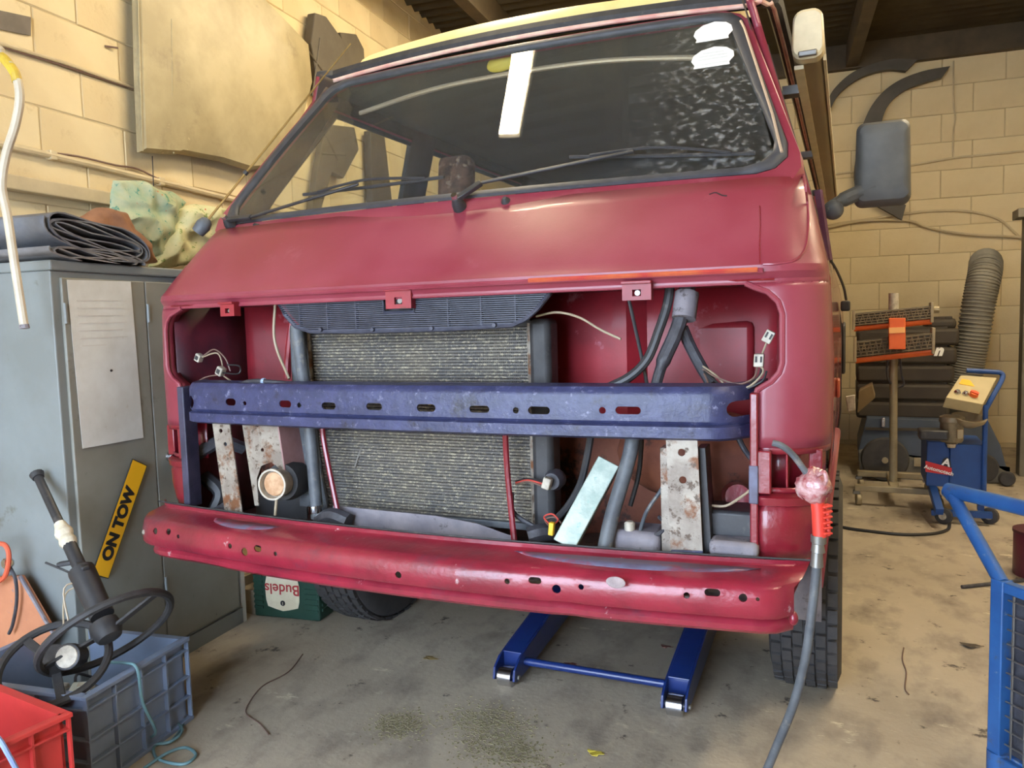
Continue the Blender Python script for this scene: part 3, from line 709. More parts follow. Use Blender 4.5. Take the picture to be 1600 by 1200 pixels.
for (px, py, w, h) in [(243,830,9,10),(263,831,11,9),(279,838,6,6),(360,853,7,8),(383,862,11,13),(403,857,15,10),(431,865,7,7),(623,898,11,11),(793,908,9,9),(836,907,21,10),(869,921,14,14),(908,917,9,9),(1073,930,10,10),(1113,926,24,11),(1161,934,13,13),(1184,936,6,6)]:
    y = -.15
    for _ in range(4): q = aY(px, py, y); y = ylip(q.x)-.105
    s_ = (q-CAMP).dot(_f)/FPX; cut_.append(MB()); capsule(cut_[-1], q, w*s_, h*s_, .05)
cut(beam, cut_)
MB().tube([Vector((XB*.99*(-1+2*i/40), ylip(XB*.99*(-1+2*i/40))+.0015, .654)) for i in range(41)], .0022, 6).build('beam_flange_edge', m_black, beam)
sc = MB()       # scraped bare patches on the top of the beam
for (xa, xb_, mt_) in ((.28, .80, 0), (-.62, -.38, 1)):
    rws = []
    for i in range(16):
        t = i/15; x = xa+(xb_-xa)*t; wv = math.sin(t*PI)**.5
        rws.append([Vector((x, ylip(x)-.020-.008*(1-wv)-.002, .6412)), Vector((x, ylip(x)-.022-.045*wv, .6392-.0042*wv))])
    MB().grid(rws).build('bare_scrape', M('scraped_blue_grey_%d' % mt_, S(98, 98, 122), S(84, 62, 78), 10, .35, spots=(S(128,46,60), 9, .50, .10)), beam, solid=.0008, smooth=60)
MB().ell(aY(962, 910, -.165), (.020, .003, .012)).build('filler_patch', M('grey_filler', S(160, 146, 146), S(130, 116, 118), 30, .8), beam)
MB().lathe([(.009, -.01), (.009, .006), (.004, .010)], aY(228, 831, -.10), (-.5, -1, 0), 8).build('rusty_bolt', m_steel, beam)
MB().ell(aY(1240, 966, -.06), (.009, .012, .014)).build('end_rust_lump', m_redold, beam)
# upper cross beam
def ybm(x): return -.035+.030*(x/.76)**2+.10*max(0, (abs(x)-.71)/.075)**2
prof = [(.055, .992), (.050, 1.004), (.006, 1.000), (-.002, .992), (-.004, .985), (-.004, .932), (.002, .926), (.002, .922), (-.010, .919), (-.010, .900), (.01, .894)]
outl = thick(prof, -.004); rings = []
for i in range(61):
    x = -.765+1.56*i/60
    rings.append([Vector((x, ybm(x)+dy, z)) for dy, z in outl])
cb = MB().sweep(rings).build('blue_cross_beam', m_blue, van, smooth=38, label='blue-black slotted cross beam with flaking paint')
cut_ = []
for (px, py, w, h) in [(299,628,9,20),(362,628,21,11),(384,630,4,7),(447,631,24,11),(469,633,6,8),(515,634,27,11),(586,635,29,11),(667,637,33,12),(750,639,34,11),(807,641,10,10),(843,641,36,12),(942,641,11,11),(982,641,40,12),(1163,637,46,24)]:
    y = -.03
    for _ in range(5): q = aY(px, py, y); y = ybm(q.x)-.004
    s_ = (q-CAMP).dot(_f)/FPX; cut_.append(MB()); capsule(cut_[-1], q, w*s_, h*s_, .03 if px < 1100 else .05)
cut(cb, cut_)
# bay shell
MB().grid([[Vector((x, .33-.05*(1 if abs(x) < .46 else 0)+.02*math.sin(x*9), z)) for x in [-.82+1.64*i/40 for i in range(41)]] for z in (.885, .95, 1.02, 1.03, 1.12, 1.23)]).build('bay_bulkhead', m_redbay, van, solid=.004)
MB().grid([[Vector((x, .36, z)) for x in [-.82+1.64*i/20 for i in range(21)]] for z in (.50, .62, .75, .89)]).build('lower_bulkhead', m_rustbay, van, solid=.004)
for sgn in (1, -1):
    MB().grid([[Vector((sgn*(.845-.03*(y > .2)), y, z)) for y in (.06, .12, .22, .34)] for z in (.50, .8, 1.0, 1.22)]).build('bay_side', m_redbay if sgn > 0 else M('shaded_bay_side', S(96, 34, 44), S(60, 30, 40), 8, .5), van, solid=.004)  # left side coloured darker to paint in the shade of the bay
MB().grid([[Vector((x, y, .565+.01*math.sin(x*20))) for x in [-.84+1.68*i/20 for i in range(21)]] for y in (-.03, .1, .36)]).build('bay_floor', m_greyund, van, solid=.006)
MB().grid([[Vector((x, y, 1.222)) for x in (-.82, .82)] for y in (.03, .34)]).build('bay_roof', m_redbay, van, solid=.004)
# spare wheel well, left and right rounded bulges
MB().ell((.62, .34, .80), (.22, .12, .12), 18, 10).build('wheel_well_bulge', m_rustbay, van)
MB().box((.60, .335, 1.05), (.30, .035, .17)).build('bay_pressing', m_redbay, van, bevel=.016)
MB().box((.36, .30, 1.03), (.03, .03, .36)).build('bay_rib', m_redbay, van, bevel=.01)
# hanging tabs with square holes
for (px, py, w, h) in ((356, 483, 28, 22), (623, 466, 46, 32), (995, 454, 46, 30)):
    q = aY(px, py, .004); s_ = (q-CAMP).dot(_f)/FPX; w *= s_; h *= s_
    o = MB().box((q.x, .004, q.z), (w, .006, h)).build('grille_tab', m_redbay, van, bevel=.0)
    c_ = MB(); c_.box((q.x, .004, q.z-h*.12), (w*.30, .05, h*.34)); cut(o, c_)
    for s2 in (-1, 1): MB().box((q.x+s2*w*.46, .014, q.z), (.004, .024, h)).build('tab_side', m_redbay, o)
    MB().box((q.x, .0, q.z+h*.42), (w*1.04, .014, .006)).build('tab_fold', m_redbay, o, bevel=.001)
    MB().lathe([(w*.10, 0), (w*.10, .004)], (q.x, .012, q.z-h*.12), (0, -1, 0), 8).build('tab_clip', m_steeld, o)
# upper vent grille
gp = [(430,466),(862,441),(857,460),(838,484),(820,499),(800,508),(700,514),(560,518),(485,518),(462,510),(446,492)]
G = [aY(x, y, .028) for x, y in gp]; gz1, gz0 = max(p.z for p in G), min(p.z for p in G)
def xext(z):
    xs = []
    for a, b_ in zip(G, G[1:]+G[:1]):
        if (a.z-z)*(b_.z-z) < 0: xs.append(a.x+(b_.x-a.x)*(z-a.z)/(b_.z-a.z))
    return (min(xs), max(xs)) if len(xs) > 1 else None
tabL, tabR, tabB = aY(599, 470, .028).x, aY(648, 470, .028).x, aY(620, 488, .028).z
vent = MB().tube(G, .006, 8, closed=True).build('vent_grille', m_grille, van, label='dark slatted plastic vent grille')
sl = MB(); n_s = 19
for i in range(n_s):
    z = gz0+.006+(gz1-.012-gz0)*i/(n_s-1); e = xext(z)
    if not e: continue
    segs = [(e[0], min(e[1], tabL)), (max(e[0], tabR), e[1])] if z > tabB else [e]
    for a, b_ in segs:
        if b_ > a: sl.box(((a+b_)/2, .030, z), (b_-a, .012, .0026), None)
sl.build('grille_slats', m_grille, vent, smooth=0)
MB().prism([p+Vector((0, .022, 0)) for p in G], (0, .003, 0)).build('grille_backing', m_black, vent, smooth=0)
fr_ = [Vector((tabL, .024, gz1-.004)), Vector((tabL+.004, .024, tabB)), Vector((tabR, .024, tabB)), Vector((tabR, .024, gz1-.004))]
MB().tube(fr_, .0045, 6).build('tab_window', m_grille, vent)
for px, py in ((502, 515), (583, 515), (675, 513), (773, 508)):
    MB().lathe([(.006, 0), (.005, .006)], aY(px, py, .022), (0, -1, 0), 8).build('grille_screw', m_grille, vent)
for x in [G[0].x+.08+k*.088 for k in range(8)]:
    if tabL-.01 < x < tabR+.01: continue
    MB().box((x, .0295, (gz0+gz1)/2), (.0022, .012, (gz1-gz0)*.88)).build('grille_rib', m_grille, vent)
# radiator
rx0, rx1, rz0, rz1 = -.415, .252, .648, 1.145
rad = MB().bb((rx0, .135, rz0), (rx1, .165, rz1)).build('radiator', m_rad, van, label='dusty radiator core behind the cross beam')
tb = MB(); n_t = 62
for i in range(n_t):
    z = rz0+(rz1-rz0)*(i+.5)/n_t; tb.bb((rx0, .124+.002*(i % 2), z-.0026), (rx1, .136, z+.0026))
tb.build('core_tubes', m_rad, rad, smooth=0)
fn = MB()
for i in range(120):
    x = rx0+(rx1-rx0)*(i+.5)/120; fn.bb((x-.0011, .128, rz0), (x+.0011, .136, rz1))
fn.build('core_fins', m_rad, rad, smooth=0)
MB().bb((rx0-.05, .10, rz0-.01), (rx0, .17, rz1+.01)).build('radiator_tank', m_hose, rad, bevel=.01)
MB().bb((rx1, .10, rz0-.02), (rx1+.055, .17, rz1+.01)).build('radiator_tank', m_black, rad, bevel=.014)
MB().bb((rx0-.02, .115, rz0-.018), (rx1+.01, .17, rz0)).build('radiator_channel', m_hose, rad, bevel=.003)
MB().bb((rx0, .118, rz1-.010), (rx1, .17, rz1+.012)).build('radiator_channel', m_black, rad, bevel=.003)
MB().tube([(rx0+.012, .12, rz0), (rx0+.004, .12, rz1)], .006, 6).build('core_edge', m_steel, rad); MB().tube([(rx1-.004, .12, rz0), (rx1-.004, .12, rz1)], .005, 6).build('core_edge', m_steel, rad)
plate([(520,790),(600,798),(680,806),(745,818),(800,838),(800,862),(520,840)], .05, .004, 'radiator_undertray', m_greyund)
# straps and brackets
def holed(o, pts, r, dep=.03):
    c_ = MB()
    for (px, py, Y) in pts:
        q = aY(px, py, Y); c_.lathe([(r, -dep), (r, dep)], q, (0, 1, 0), 12)
    cut(o, c_)
o = plate([(330,650),(357,652),(379,806),(352,806)], .0, .004, 'pale_strap', m_steel, bevel=0); holed(o, [(345,673,.0),(352,694,.0)], .006)
o = plate([(377,655),(432,656),(447,756),(440,735),(424,722),(408,728),(401,748),(404,790),(398,790)], .02, .004, 'bumper_mount', m_steel, bevel=0); holed(o, [(402,664,.02),(410,703,.02)], .0055)
b0 = aY(432, 656, .02); b1 = aY(447, 757, .02)
sp = MB().prism([b0, b1, b1+Vector((.005, .13, -.0)), b0+Vector((.0, .13, .0))], (.004, 0, 0)).build('mount_side', m_dirtred, o)
for px, py in ((456, 746), (470, 740)):
    q = aX(px, py, b1.x+.004); MB().lathe([(.011, 0), (.011, .004), (.007, .009)], q, (1, 0, 0), 8).build('mount_bolt', m_steeld, sp)
hc = aY(430, 756, -.01); ha = Vector((.12, -1, .05)).normalized()
hr = MB().lathe([(.034, .05), (.038, 0), (.042, -.006), (.042, -.016), (.037, -.016), (.036, .004), (.0, .006)], hc, -ha, 28).build('horn_trumpet', m_conn, van, label='round pale horn mouth with rusty dished centre')
MB().lathe([(.033, .0), (.030, .004), (.0, .006)], hc+ha*.002, ha, 24).build('rusty_disc', M('rusty_dish', S(168, 128, 94), S(196, 162, 128), 40, .9, bump=.4), hr)
MB().lathe([(.05, .0), (.055, .04), (.05, .07)], hc-ha*.10, ha, 20).build('horn_body', m_black, hr)
T([(432,780,.0),(430,805,.0)], .004, 'horn_lead', m_wirepale, k=1)
o = plate([(1040,672),(1089,676),(1098,868),(1048,866)], -.005, .004, 'right_bumper_strap', m_steel, bevel=0, label='pale rusty steel strap standing on the lower beam'); holed(o, [(1065,707,-.005),(1067,750,-.005)], .008)
plate([(1031,700),(1042,700),(1050,866),(1034,860)], .02, .05, 'strap_wing', m_steel); plate([(1088,700),(1102,700),(1112,860),(1098,868)], .02, .06, 'strap_wing', m_blackpl)
plate([(1048,860),(1098,862),(1098,872),(1048,870)], -.012, .01, 'strap_foot', m_blue)
# leaning zinc channel
z0, z1 = aY(882, 852, -.02), aY(952, 722, .06); zd = (z1-z0)
MB().bar(z0, z1, .052, .036, (0.2, -1, .3)).build('zinc_channel', m_zinc, van, smooth=0, bevel=.002, label='pale zinc channel leaning in the bay')
# rods and pipes
T([(503,662,.05),(508,700,.05),(531,815,.02)], .007, 'red_stay_rod', m_redlow); T([(789,668,.06),(793,740,.06),(804,850,.02)], .0075, 'red_stay_rod', m_redlow)
T([(463,508,.07),(470,560,.07),(484,670,.07),(496,810,.05)], .017, 'coolant_pipe', m_hose, n=12); T([(478,520,.12),(495,700,.12),(512,800,.12)], .008, 'coolant_pipe', m_hose)
MB().lathe([(.021, -.01), (.021, .01)], aY(493, 795, .052), aY(493,795,.05)-aY(490,770,.05), 12).build('hose_clip', m_chrome, van)
T([(500,815,.03),(520,806,.02),(545,815,.02)], .022, 'bottom_hose', m_hosedk); T([(825,838,.02),(850,832,.04),(880,835,.1)], .022, 'bottom_hose', m_hosedk)
T([(285,720,.08),(310,708,.09),(345,690,.14),(380,700,.2)], .020, 'heater_duct', m_hosedk); T([(320,745,.12),(345,770,.12),(335,800,.10)], .022, 'crumpled_duct', m_blackpl)
T([(430,476,.10),(428,520,.10),(434,550,.10),(452,592,.08)], .004, 'thin_overflow_tube', m_wirepale)
T([(456,505,.14),(450,560,.14),(449,590,.14)], .010, 'red_brace', m_redbay)
T([(300,604,.06),(360,602,.02),(395,596,-.0),(420,597,-.0),(480,602,.02),(560,606,.03)], .007, 'bay_loom', m_hosedk)
MB().lathe([(.009, -.004), (.009, .004)], aY(412, 596, -.0), (1, .1, 0), 10).build('cable_tie', M('pale_blue_tie', S(150, 170, 200)), van)
for i, (pts) in enumerate(([(318,556,.10),(335,546,.10),(352,560,.10),(360,580,.10)], [(316,558,.1),(340,552,.11),(348,575,.1),(344,585,.09)], [(345,582,.08),(372,584,.06),(374,572,.07),(355,570,.09)], [(345,585,.08),(320,590,.08),(302,602,.06)], [(350,588,.08),(362,596,.05),(372,602,.02)])):
    T(pts, .0022, 'bay_wire', (m_wire, m_wirepale, m_wireblk)[i % 3], n=6)
for (px, py, Y, s_) in ((311, 559, .10, .024), (345, 580, .08, .026)):
    c_ = aY(px, py, Y); o = MB().box(c_, (s_*.8, s_*.8, s_), Matrix.Rotation(.5, 3, 'Y')).build('wire_connector', m_conn, van, bevel=.003)
    MB().box(c_+Vector((0, -s_*.38, 0)), (s_*.45, .004, s_*.5), Matrix.Rotation(.5, 3, 'Y')).build('connector_socket', m_black, o)
# right bay looms
T([(1047,446,.08),(1042,478,.07),(1030,515,.06),(1012,560,.05),(985,588,.04),(950,606,.03)], .0105, 'heater_hose', m_blackpl, n=10)
T([(1076,440,.10),(1068,480,.08),(1056,520,.07),(1036,565,.06),(1024,605,.05)], [.018]*6+[.016]*10+[.012]*5, 'taped_loom', m_hosedk, n=10)
MB().lathe([(.026, -.03), (.026, .03)], aY(1071, 478, .08), aY(1071,478,.08)-aY(1076,440,.10), 12).build('loom_sleeve', m_greyund, van)
T([(1066,512,.09),(1078,540,.10),(1095,572,.10),(1112,600,.09)], .013, 'taped_loom', m_hosedk, n=10)
T([(983,470,.10),(992,510,.10),(1005,570,.08),(1012,606,.06)], .0042, 'thin_rod', m_blackpl)
T([(838,494,.10),(870,488,.08),(905,496,.06),(938,515,.05),(970,530,.05)], .0028, 'straw_stick', m_wirepale)
for i, pts in enumerate(([(1098,572,.09),(1118,586,.07),(1140,606,.05),(1170,604,.05),(1192,582,.06),(1186,568,.07)], [(1096,576,.09),(1125,592,.06),(1155,600,.05),(1178,590,.05),(1184,570,.07)], [(1100,580,.08),(1130,604,.05),(1160,609,.05),(1190,596,.05),(1198,580,.06)], [(1186,566,.08),(1192,550,.09),(1200,530,.09)], [(1100,584,.08),(1106,598,.06),(1104,606,.05)], [(1172,598,.05),(1186,588,.06),(1190,572,.07)])):
    T(pts, .0022, 'lamp_wire', (m_wirepale, m_wire, m_wireblk)[i % 3], n=6)
for (px, py, Y, s_, rot) in ((1201, 526, .08, .024, .5), (1186, 563, .07, .025, .05)):
    c_ = aY(px, py, Y); o = MB().box(c_, (s_*.8, s_*.8, s_*1.1), Matrix.Rotation(rot, 3, 'Y')).build('lamp_connector', m_conn, van, bevel=.002)
    for dx in (-1, 1): MB().box(c_+Matrix.Rotation(rot, 3, 'Y') @ Vector((dx*s_*.2, -s_*.4, s_*.1)), (s_*.16, .004, s_*.5), Matrix.Rotation(rot, 3, 'Y')).build('connector_slot', m_black, o)
# lower right bay
T([(990,676,.05),(984,710,.04),(970,760,.03),(955,810,.01),(945,856,-.01)], .017, 'brake_hose_pipe', m_hose, n=12)
T([(924,676,.10),(916,720,.10),(905,760,.10),(880,800,.08),(840,835,.04)], .009, 'black_pipe', m_blackpl); T([(1003,680,.1),(998,740,.12),(985,790,.12)], .006, 'black_pipe', m_blackpl)
rb = aY(993, 842, .04)
rs = MB().box((rb.x, .06, rb.z-.004), (.12, .10, .055)).build('fluid_reservoir', m_greyund, van, bevel=.014)
MB().lathe([(.012, 0), (.012, .016), (.008, .02)], (rb.x-.01, .03, rb.z+.022), (0, 0, 1), 12).build('reservoir_cap', m_conn, rs)
T([(1000,830,.03),(1010,800,.06),(1030,770,.08),(1036,760,.09)], .0045, 'reservoir_pipe', m_hose); T([(1000,828,.04),(1020,838,.02),(1042,822,.03),(1030,808,.07)], .0045, 'reservoir_pipe', m_hosedk)
MB().box(aY(1150, 812, .10), (.12, .10, .06)).build('black_tray', m_blackpl, van, bevel=.008)
MB().box(aY(1150, 850, .05), (.10, .10, .035)).build('grey_pad', m_greyund, van, bevel=.010)
MB().lathe([(.03, 0), (.035, .03), (.028, .06)], aY(1150, 775, .20), (.2, -1, .2), 16).build('red_blower', m_redlow, van)
T([(1112,790,.06),(1135,790,.06),(1160,775,.05),(1190,752,.03)], .003, 'bonnet_cable', m_wirepale); T([(1150,676,.1),(1165,705,.1),(1190,735,.06)], .006, 'black_pipe', m_hosedk)
cn = MB().box(aY(855, 755, .05), (.020, .02, .028), Matrix.Rotation(.3, 3, 'Y')).build('fan_connector', m_conn, van, bevel=.003)
for dy in (0, 4, 8): T([(806,752+dy*.6,.10),(825,748+dy*.5,.08),(848,752+dy,.06)], .0022, 'fan_wire', (m_wireblk, m_wirered, m_wire)[dy//4], n=6)
MB().lathe([(.024, -.02), (.026, .0), (.02, .02)], aY(866, 750, .09), (0, -1, 0), 14).build('thermo_switch', m_hosedk, van)
yc = MB().box(aY(862, 826, .0), (.012, .014, .030), Matrix.Rotation(.1, 3, 'Y')).build('yellow_connector', M('yellow_plug', S(226, 180, 40)), van, bevel=.002)
T([(858,818,.0),(850,808,.02),(862,803,.02),(872,812,.02),(864,820,.0)], .002, 'plug_wire', m_wirered, n=6); T([(856,820,.0),(852,812,.02),(866,808,.02),(878,818,.03)], .002, 'plug_wire', m_wire, n=6)
T([(800,770,.06),(802,800,.06),(830,820,.05),(858,834,.05)], .006, 'fan_lead', m_hosedk)
for pts in ([(580,668,.14),(565,700,.13),(555,730,.12)], [(450,670,.16),(465,720,.14),(475,745,.12)]): T(pts, .003, 'thin_pipe', m_steeld)
plate([(400,770),(478,765),(480,812),(400,806)], .10, .004, 'black_air_shield', m_blackpl)
plate([(318,802),(358,780),(352,806)], .06, .004, 'torn_shield', m_hosedk)
# ------------------------------------------------------------------ left side: cabinet and what is on it
F0 = aZ(370, 978, 0)
def cf(px, py, out=0): return aN(px, py, F0+E_*out, E_)
cN = cf(79, 418); cN.z = 0
s_end = .735; CD = .44; CZ = 1.365
def CB(a, s_, z): return cN - E_*a + D*s_ + ZU*z
m_cab = M('grey_cabinet_enamel', S(128, 134, 134), S(118, 122, 120), 3, .45, bump=.05, spots=(S(100,98,88), 7, .64, .08), spots2=(S(60,58,54), 18, .74, .02))
m_cabd = M('grey_cabinet_door', S(134, 134, 126), S(124, 122, 112), 4, .42, bump=.05, spots=(S(92,88,78), 6, .62, .10), spots2=(S(56,54,50), 16, .72, .02))
cab = thing('metal_cabinet', CB(CD/2, s_end/2, 0), 'grey steel two-door cabinet against the left wall', 'cabinet')
def slab(a0, a1, s0, s1, z0, z1): return MB().prism([CB(a0, s0, z0), CB(a1, s0, z0), CB(a1, s1, z0), CB(a0, s1, z0)], (0, 0, z1-z0))
slab(.004, CD, 0, s_end, 0, CZ-.03).build('cabinet_body', m_cab, cab, smooth=0, bevel=.004)
slab(-.006, CD, -.006, s_end+.006, CZ-.03, CZ).build('cabinet_top', m_cab, cab, smooth=0, bevel=.005)
split = (cf(224, 450)-cN).dot(D)
for (s0, s1) in ((.028, split-.002), (split+.002, s_end-.02)):
    dr = slab(-.006, .006, s0, s1, .07, CZ-.05).build('cabinet_door', m_cabd, cab, smooth=0, bevel=.003)
    for z in (.25, 1.18):
        MB().tube([CB(-.008, s0+.004, z), CB(-.008, s0+.004, z+.06)], .005, 6).build('door_hinge', m_cab, dr)
slab(-.002, .004, .01, s_end, 0, .06).build('plinth', m_cab, cab, smooth=0)
hp = cf(265, 713, .01)
hd_ = MB().lathe([(.018, 0), (.016, .012), (.022, .02), (.02, .03), (.008, .034)], hp, E_, 14).build('door_knob', m_chrome, cab)
MB().box(hp-ZU*.035+E_*.012, (.008, .012, .035)).build('key', m_steeld, hd_, bevel=.002)
slab(-.002, .02, s_end+.0, s_end+.02, 0, 1.33).build('pale_edge_strip', M('pale_edge', S(196, 196, 188)), cab, smooth=0)
# papers and sign
m_paper = M('grubby_white_sheet', S(206, 208, 204), S(192, 192, 186), 7, .6, spots=(S(176,170,156), 9, .66, .06))
P = [cf(x, y, .008) for x, y in ((104,437),(204,440),(224,684),(129,701))]
sh = MB().prism(P, E_*.001).build('paper_sheet', m_paper, None, smooth=0, org=P[3]); tag(sh, 'large white sheet taped to the grey cabinet door', 'paper')
rnd = random.Random(5); faint = M('faint_pencil_writing', S(196, 194, 188))
for i in range(7):
    t = .12+.045*i; a = P[0].lerp(P[3], t); b_ = P[1].lerp(P[2], t)
    q0 = a.lerp(b_, .12)+E_*.0014; q1 = a.lerp(b_, rnd.uniform(.5, .9))+E_*.0014
    MB().bar(q0, q1, .0006, .003, ZU).build('pencil_line', faint, sh, smooth=0)
MB().ell(P[0].lerp(P[3], .55).lerp(P[1].lerp(P[2], .55), .55)+E_*.001, (.002, .005, .004)).build('ink_blot', m_wireblk, sh)
m_sign = M('yellow_sign', S(244, 184, 36), S(236, 176, 32), 6, .45)
P = [cf(x, y, .016) for x, y in ((143,897),(168,905),(229,727),(206,717))]
c_ = (P[0]+P[1]+P[2]+P[3])/4; lx = ((P[3]+P[2])/2-(P[0]+P[1])/2); wy = ((P[0]+P[3])/2-(P[1]+P[2])/2); wy = wy-lx*wy.dot(lx)/lx.length_squared
hl_, hw_ = lx/2, wy/2
sg = MB().prism([c_-hl_-hw_, c_+hl_-hw_, c_+hl_+hw_, c_-hl_+hw_], E_*.003).build('tow_sign', m_wireblk, None, smooth=0, org=c_); tag(sg, 'yellow and black ON TOW sign leaning on the cabinet', 'sign')
MB().prism([c_-hl_*.985-hw_*.93+E_*.003, c_+hl_*.985-hw_*.93+E_*.003, c_+hl_*.985+hw_*.93+E_*.003, c_-hl_*.985+hw_*.93+E_*.003], E_*.0006).build('sign_face', m_sign, sg, smooth=0)
text_obj('ON TOW', hw_.length*1.62, m_wireblk, c_-hl_*.10+E_*.0042, hl_, hw_, 'sign_lettering', sg, .0003, offset=.0032)
# tarpaulins folded on top (flattened spiral pushed along the depth)
m_tarp = M('blue_grey_tarpaulin', S(112, 114, 118), S(94, 96, 104), 12, .5, bump=.2); m_tarp2 = M('dusty_tarpaulin', S(128, 126, 126), S(108, 106, 108), 10, .6, bump=.25)
def spiral_tarp(s0, s1, z0, z1, slope, turns, mat_, label, a0=-.02, a1=.42):
    cs, cz = (s0+s1)/2, (z0+z1)/2; hs, hz = (s1-s0)/2, (z1-z0)/2; pts = []
    n = int(turns*26)
    for i in range(n+1):
        t = i/n; k = 1-.86*t; w = 2*PI*turns*t+PI*.9
        cx = abs(math.cos(w))**.55*math.copysign(1, math.cos(w)); sz = abs(math.sin(w))**.9*math.copysign(1, math.sin(w))
        u = cs+hs*cx*(1-.22*t)+.008*math.sin(7*t); v = cz+hz*sz*k+.006*math.sin(u*24+t*9); pts.append(Vector((u, v-slope*(u-s0))))
    out = thick([(p.x, p.y) for p in pts], .0042)
    rings = []
    for a in (a0, a0+.01, a0+.1, a0+.25, a1):
        rings.append([CB(a, p[0]+.02*(a-a0)*math.sin(p[1]*40), CZ+max(.001, p[1])) for p in out])
    mb = MB(); mb.grid(rings, True); n_ = len(out)//2
    for r_ in (0, len(rings)-1):
        o_ = r_*len(out)
        for i in range(n_-1): mb.f.append((o_+i, o_+i+1, o_+len(out)-2-i, o_+len(out)-1-i))
    o = mb.build('folded_tarpaulin', mat_, None, smooth=50, org=CB(.2, cs, CZ)); tag(o, label, 'tarpaulin', 'tarpaulins on the cabinet'); return o
spiral_tarp(-.03, .36, .045, .165, .16, 4.5, m_tarp, 'upper rolled blue-grey tarpaulin on the cabinet with layered end')
spiral_tarp(-.02, .34, .000, .060, .06, 2.5, m_tarp2, 'flat dusty tarpaulin under the rolled one on the cabinet')
# brown bag and floral cloth
m_bag = M('brown_paper_bag', S(150, 106, 78), S(128, 88, 64), 14, .8, bump=.3); m_flor = M('floral_cloth', S(176, 178, 144), S(146, 166, 138), 14, .9, spots=(S(70,132,118), 26, .60, .02), spots2=(S(188,96,60), 34, .68, .02))
m_flor2 = M('speckled_floral_cloth', S(210, 204, 160), S(190, 192, 150), 18, .9, spots=(S(120,140,80), 30, .60, .02), spots2=(S(176,70,50), 26, .69, .02))
def lump(pix, back, mat_, name, label, cat, seed, th=.12, amp=.05):
    # crumpled cloth: outline on a plane parallel to the wall, bulged towards the room with sharp folds
    P = [aN(x, y, F0-E_*back, E_) for x, y in pix]; c_ = sum(P, Vector())/len(P); rings = []; Q = []
    for a_, b_ in zip(P, P[1:]+P[:1]): Q += [a_.lerp(b_, k/8) for k in range(8)]
    for k in range(15):
        t_ = k/14; sc_ = math.cos(t_*PI/2*.985); o_ = math.sin(t_*PI/2)**.6; ring = []
        for p in Q:
            q = c_+(p-c_)*sc_; so = Vector((seed*3.1, seed, 0))
            rg = 1-2*abs(noise.noise(q*6+so)); r2 = 1-2*abs(noise.noise(q*14+so)); sd = noise.noise(q*9+so*2)
            ring.append(q+E_*(th*o_+(amp*rg+amp*.45*r2-amp*.4)*min(1, o_*1.2))+D*(.014*sd)+ZU*(.014*noise.noise(q*11-so)))
        rings.append(ring)
    o = MB().sweep(rings).build(name, mat_, None, smooth=50, org=Vector((c_.x, c_.y, min(p.z for p in P)))); return tag(o, label, cat)
lump([(108,340),(150,326),(185,330),(200,360),(225,380),(235,412),(150,412),(120,380)], .20, m_bag, 'brown_bag', 'crumpled brown bag behind the rolled tarpaulin', 'bag', 2, .06, .03)
lump([(180,283),(212,284),(237,292),(262,300),(282,316),(268,340),(262,362),(240,404),(205,404),(188,360),(168,335),(172,308)], .33, m_flor, 'floral_cloth', 'crumpled green floral cloth on the cabinet', 'cloth', 5, .05, .045)
lump([(262,352),(272,326),(300,318),(345,324),(345,380),(290,414),(232,416),(240,390)], .31, m_flor2, 'speckled_cloth', 'pale speckled floral cloth beside the green floral one', 'cloth', 9, .05, .04)
# hanging bent pipe
pp = [Vector((-1.62, -.35, 1.98)), aY(-30, 70, -.22), aY(2, 88, -.2), aY(22, 112, -.2), aY(31, 150, -.2), aY(24, 195, -.2), aY(10, 240, -.2), aY(3, 290, -.2), aY(12, 340, -.2), aY(24, 420, -.2), aY(38, 510, -.2)]
pipe = MB().tube(cr(pp, 6), .0115, 10).build('bent_pipe', M('cream_plastic_pipe', S(196, 186, 164), S(178, 166, 146), 10, .5), None, org=pp[-1]); tag(pipe, 'bent pale pipe hanging down in front of the cabinet side', 'pipe')
MB().tube(cr([aY(-30, 70, -.22), aY(2, 88, -.2), aY(22, 112, -.2), aY(27, 128, -.2)], 6), .013, 10).build('yellow_tape', M('yellow_tape', S(206, 176, 60), S(170, 140, 60), 20), pipe)
MB().lathe([(.013, -.005), (.013, .006)], pp[-1], pp[-1]-pp[-2], 10).build('pipe_collar', m_greyund, pipe)
# ---- things on the left wall
def lw(px, py, out=0): return aN(px, py, W0+E_*out, E_)
m_bonnet = M('dusty_beige_panel', S(176, 164, 130), S(152, 140, 108), 3, .45, bump=.05, spots=(S(128,116,92), 4, .60, .12), spots2=(S(206,190,150), 8, .68, .06))
bp_ = [(207,-260),(206,0),(209,120),(214,238),(270,242),(274,240),(340,252),(386,266),(420,262),(446,235),(468,190),(484,130),(478,70),(440,30),(400,-10),(360,-60),(340,-260)]
P = [lw(x, y, .05) for x, y in bp_]; cc = sum(P, Vector())/len(P)
bz = max(p.z for p in P)
P = [Vector((p.x, p.y, min(p.z, 3.02))) for p in P]
rings = [[p for p in P], [p+E_*.012 for p in P], [cc+(p-cc)*.965+E_*.030 for p in P], [cc+(p-cc)*.6+E_*.045 for p in P], [cc+(p-cc)*.15+E_*.05 for p in P]]
bo = MB().sweep(rings).build('bonnet_panel', m_bonnet, None, smooth=35, org=Vector((cc.x, cc.y, min(p.z for p in P)))); tag(bo, 'dusty beige car body panel hung high on the left wall', 'car panel')
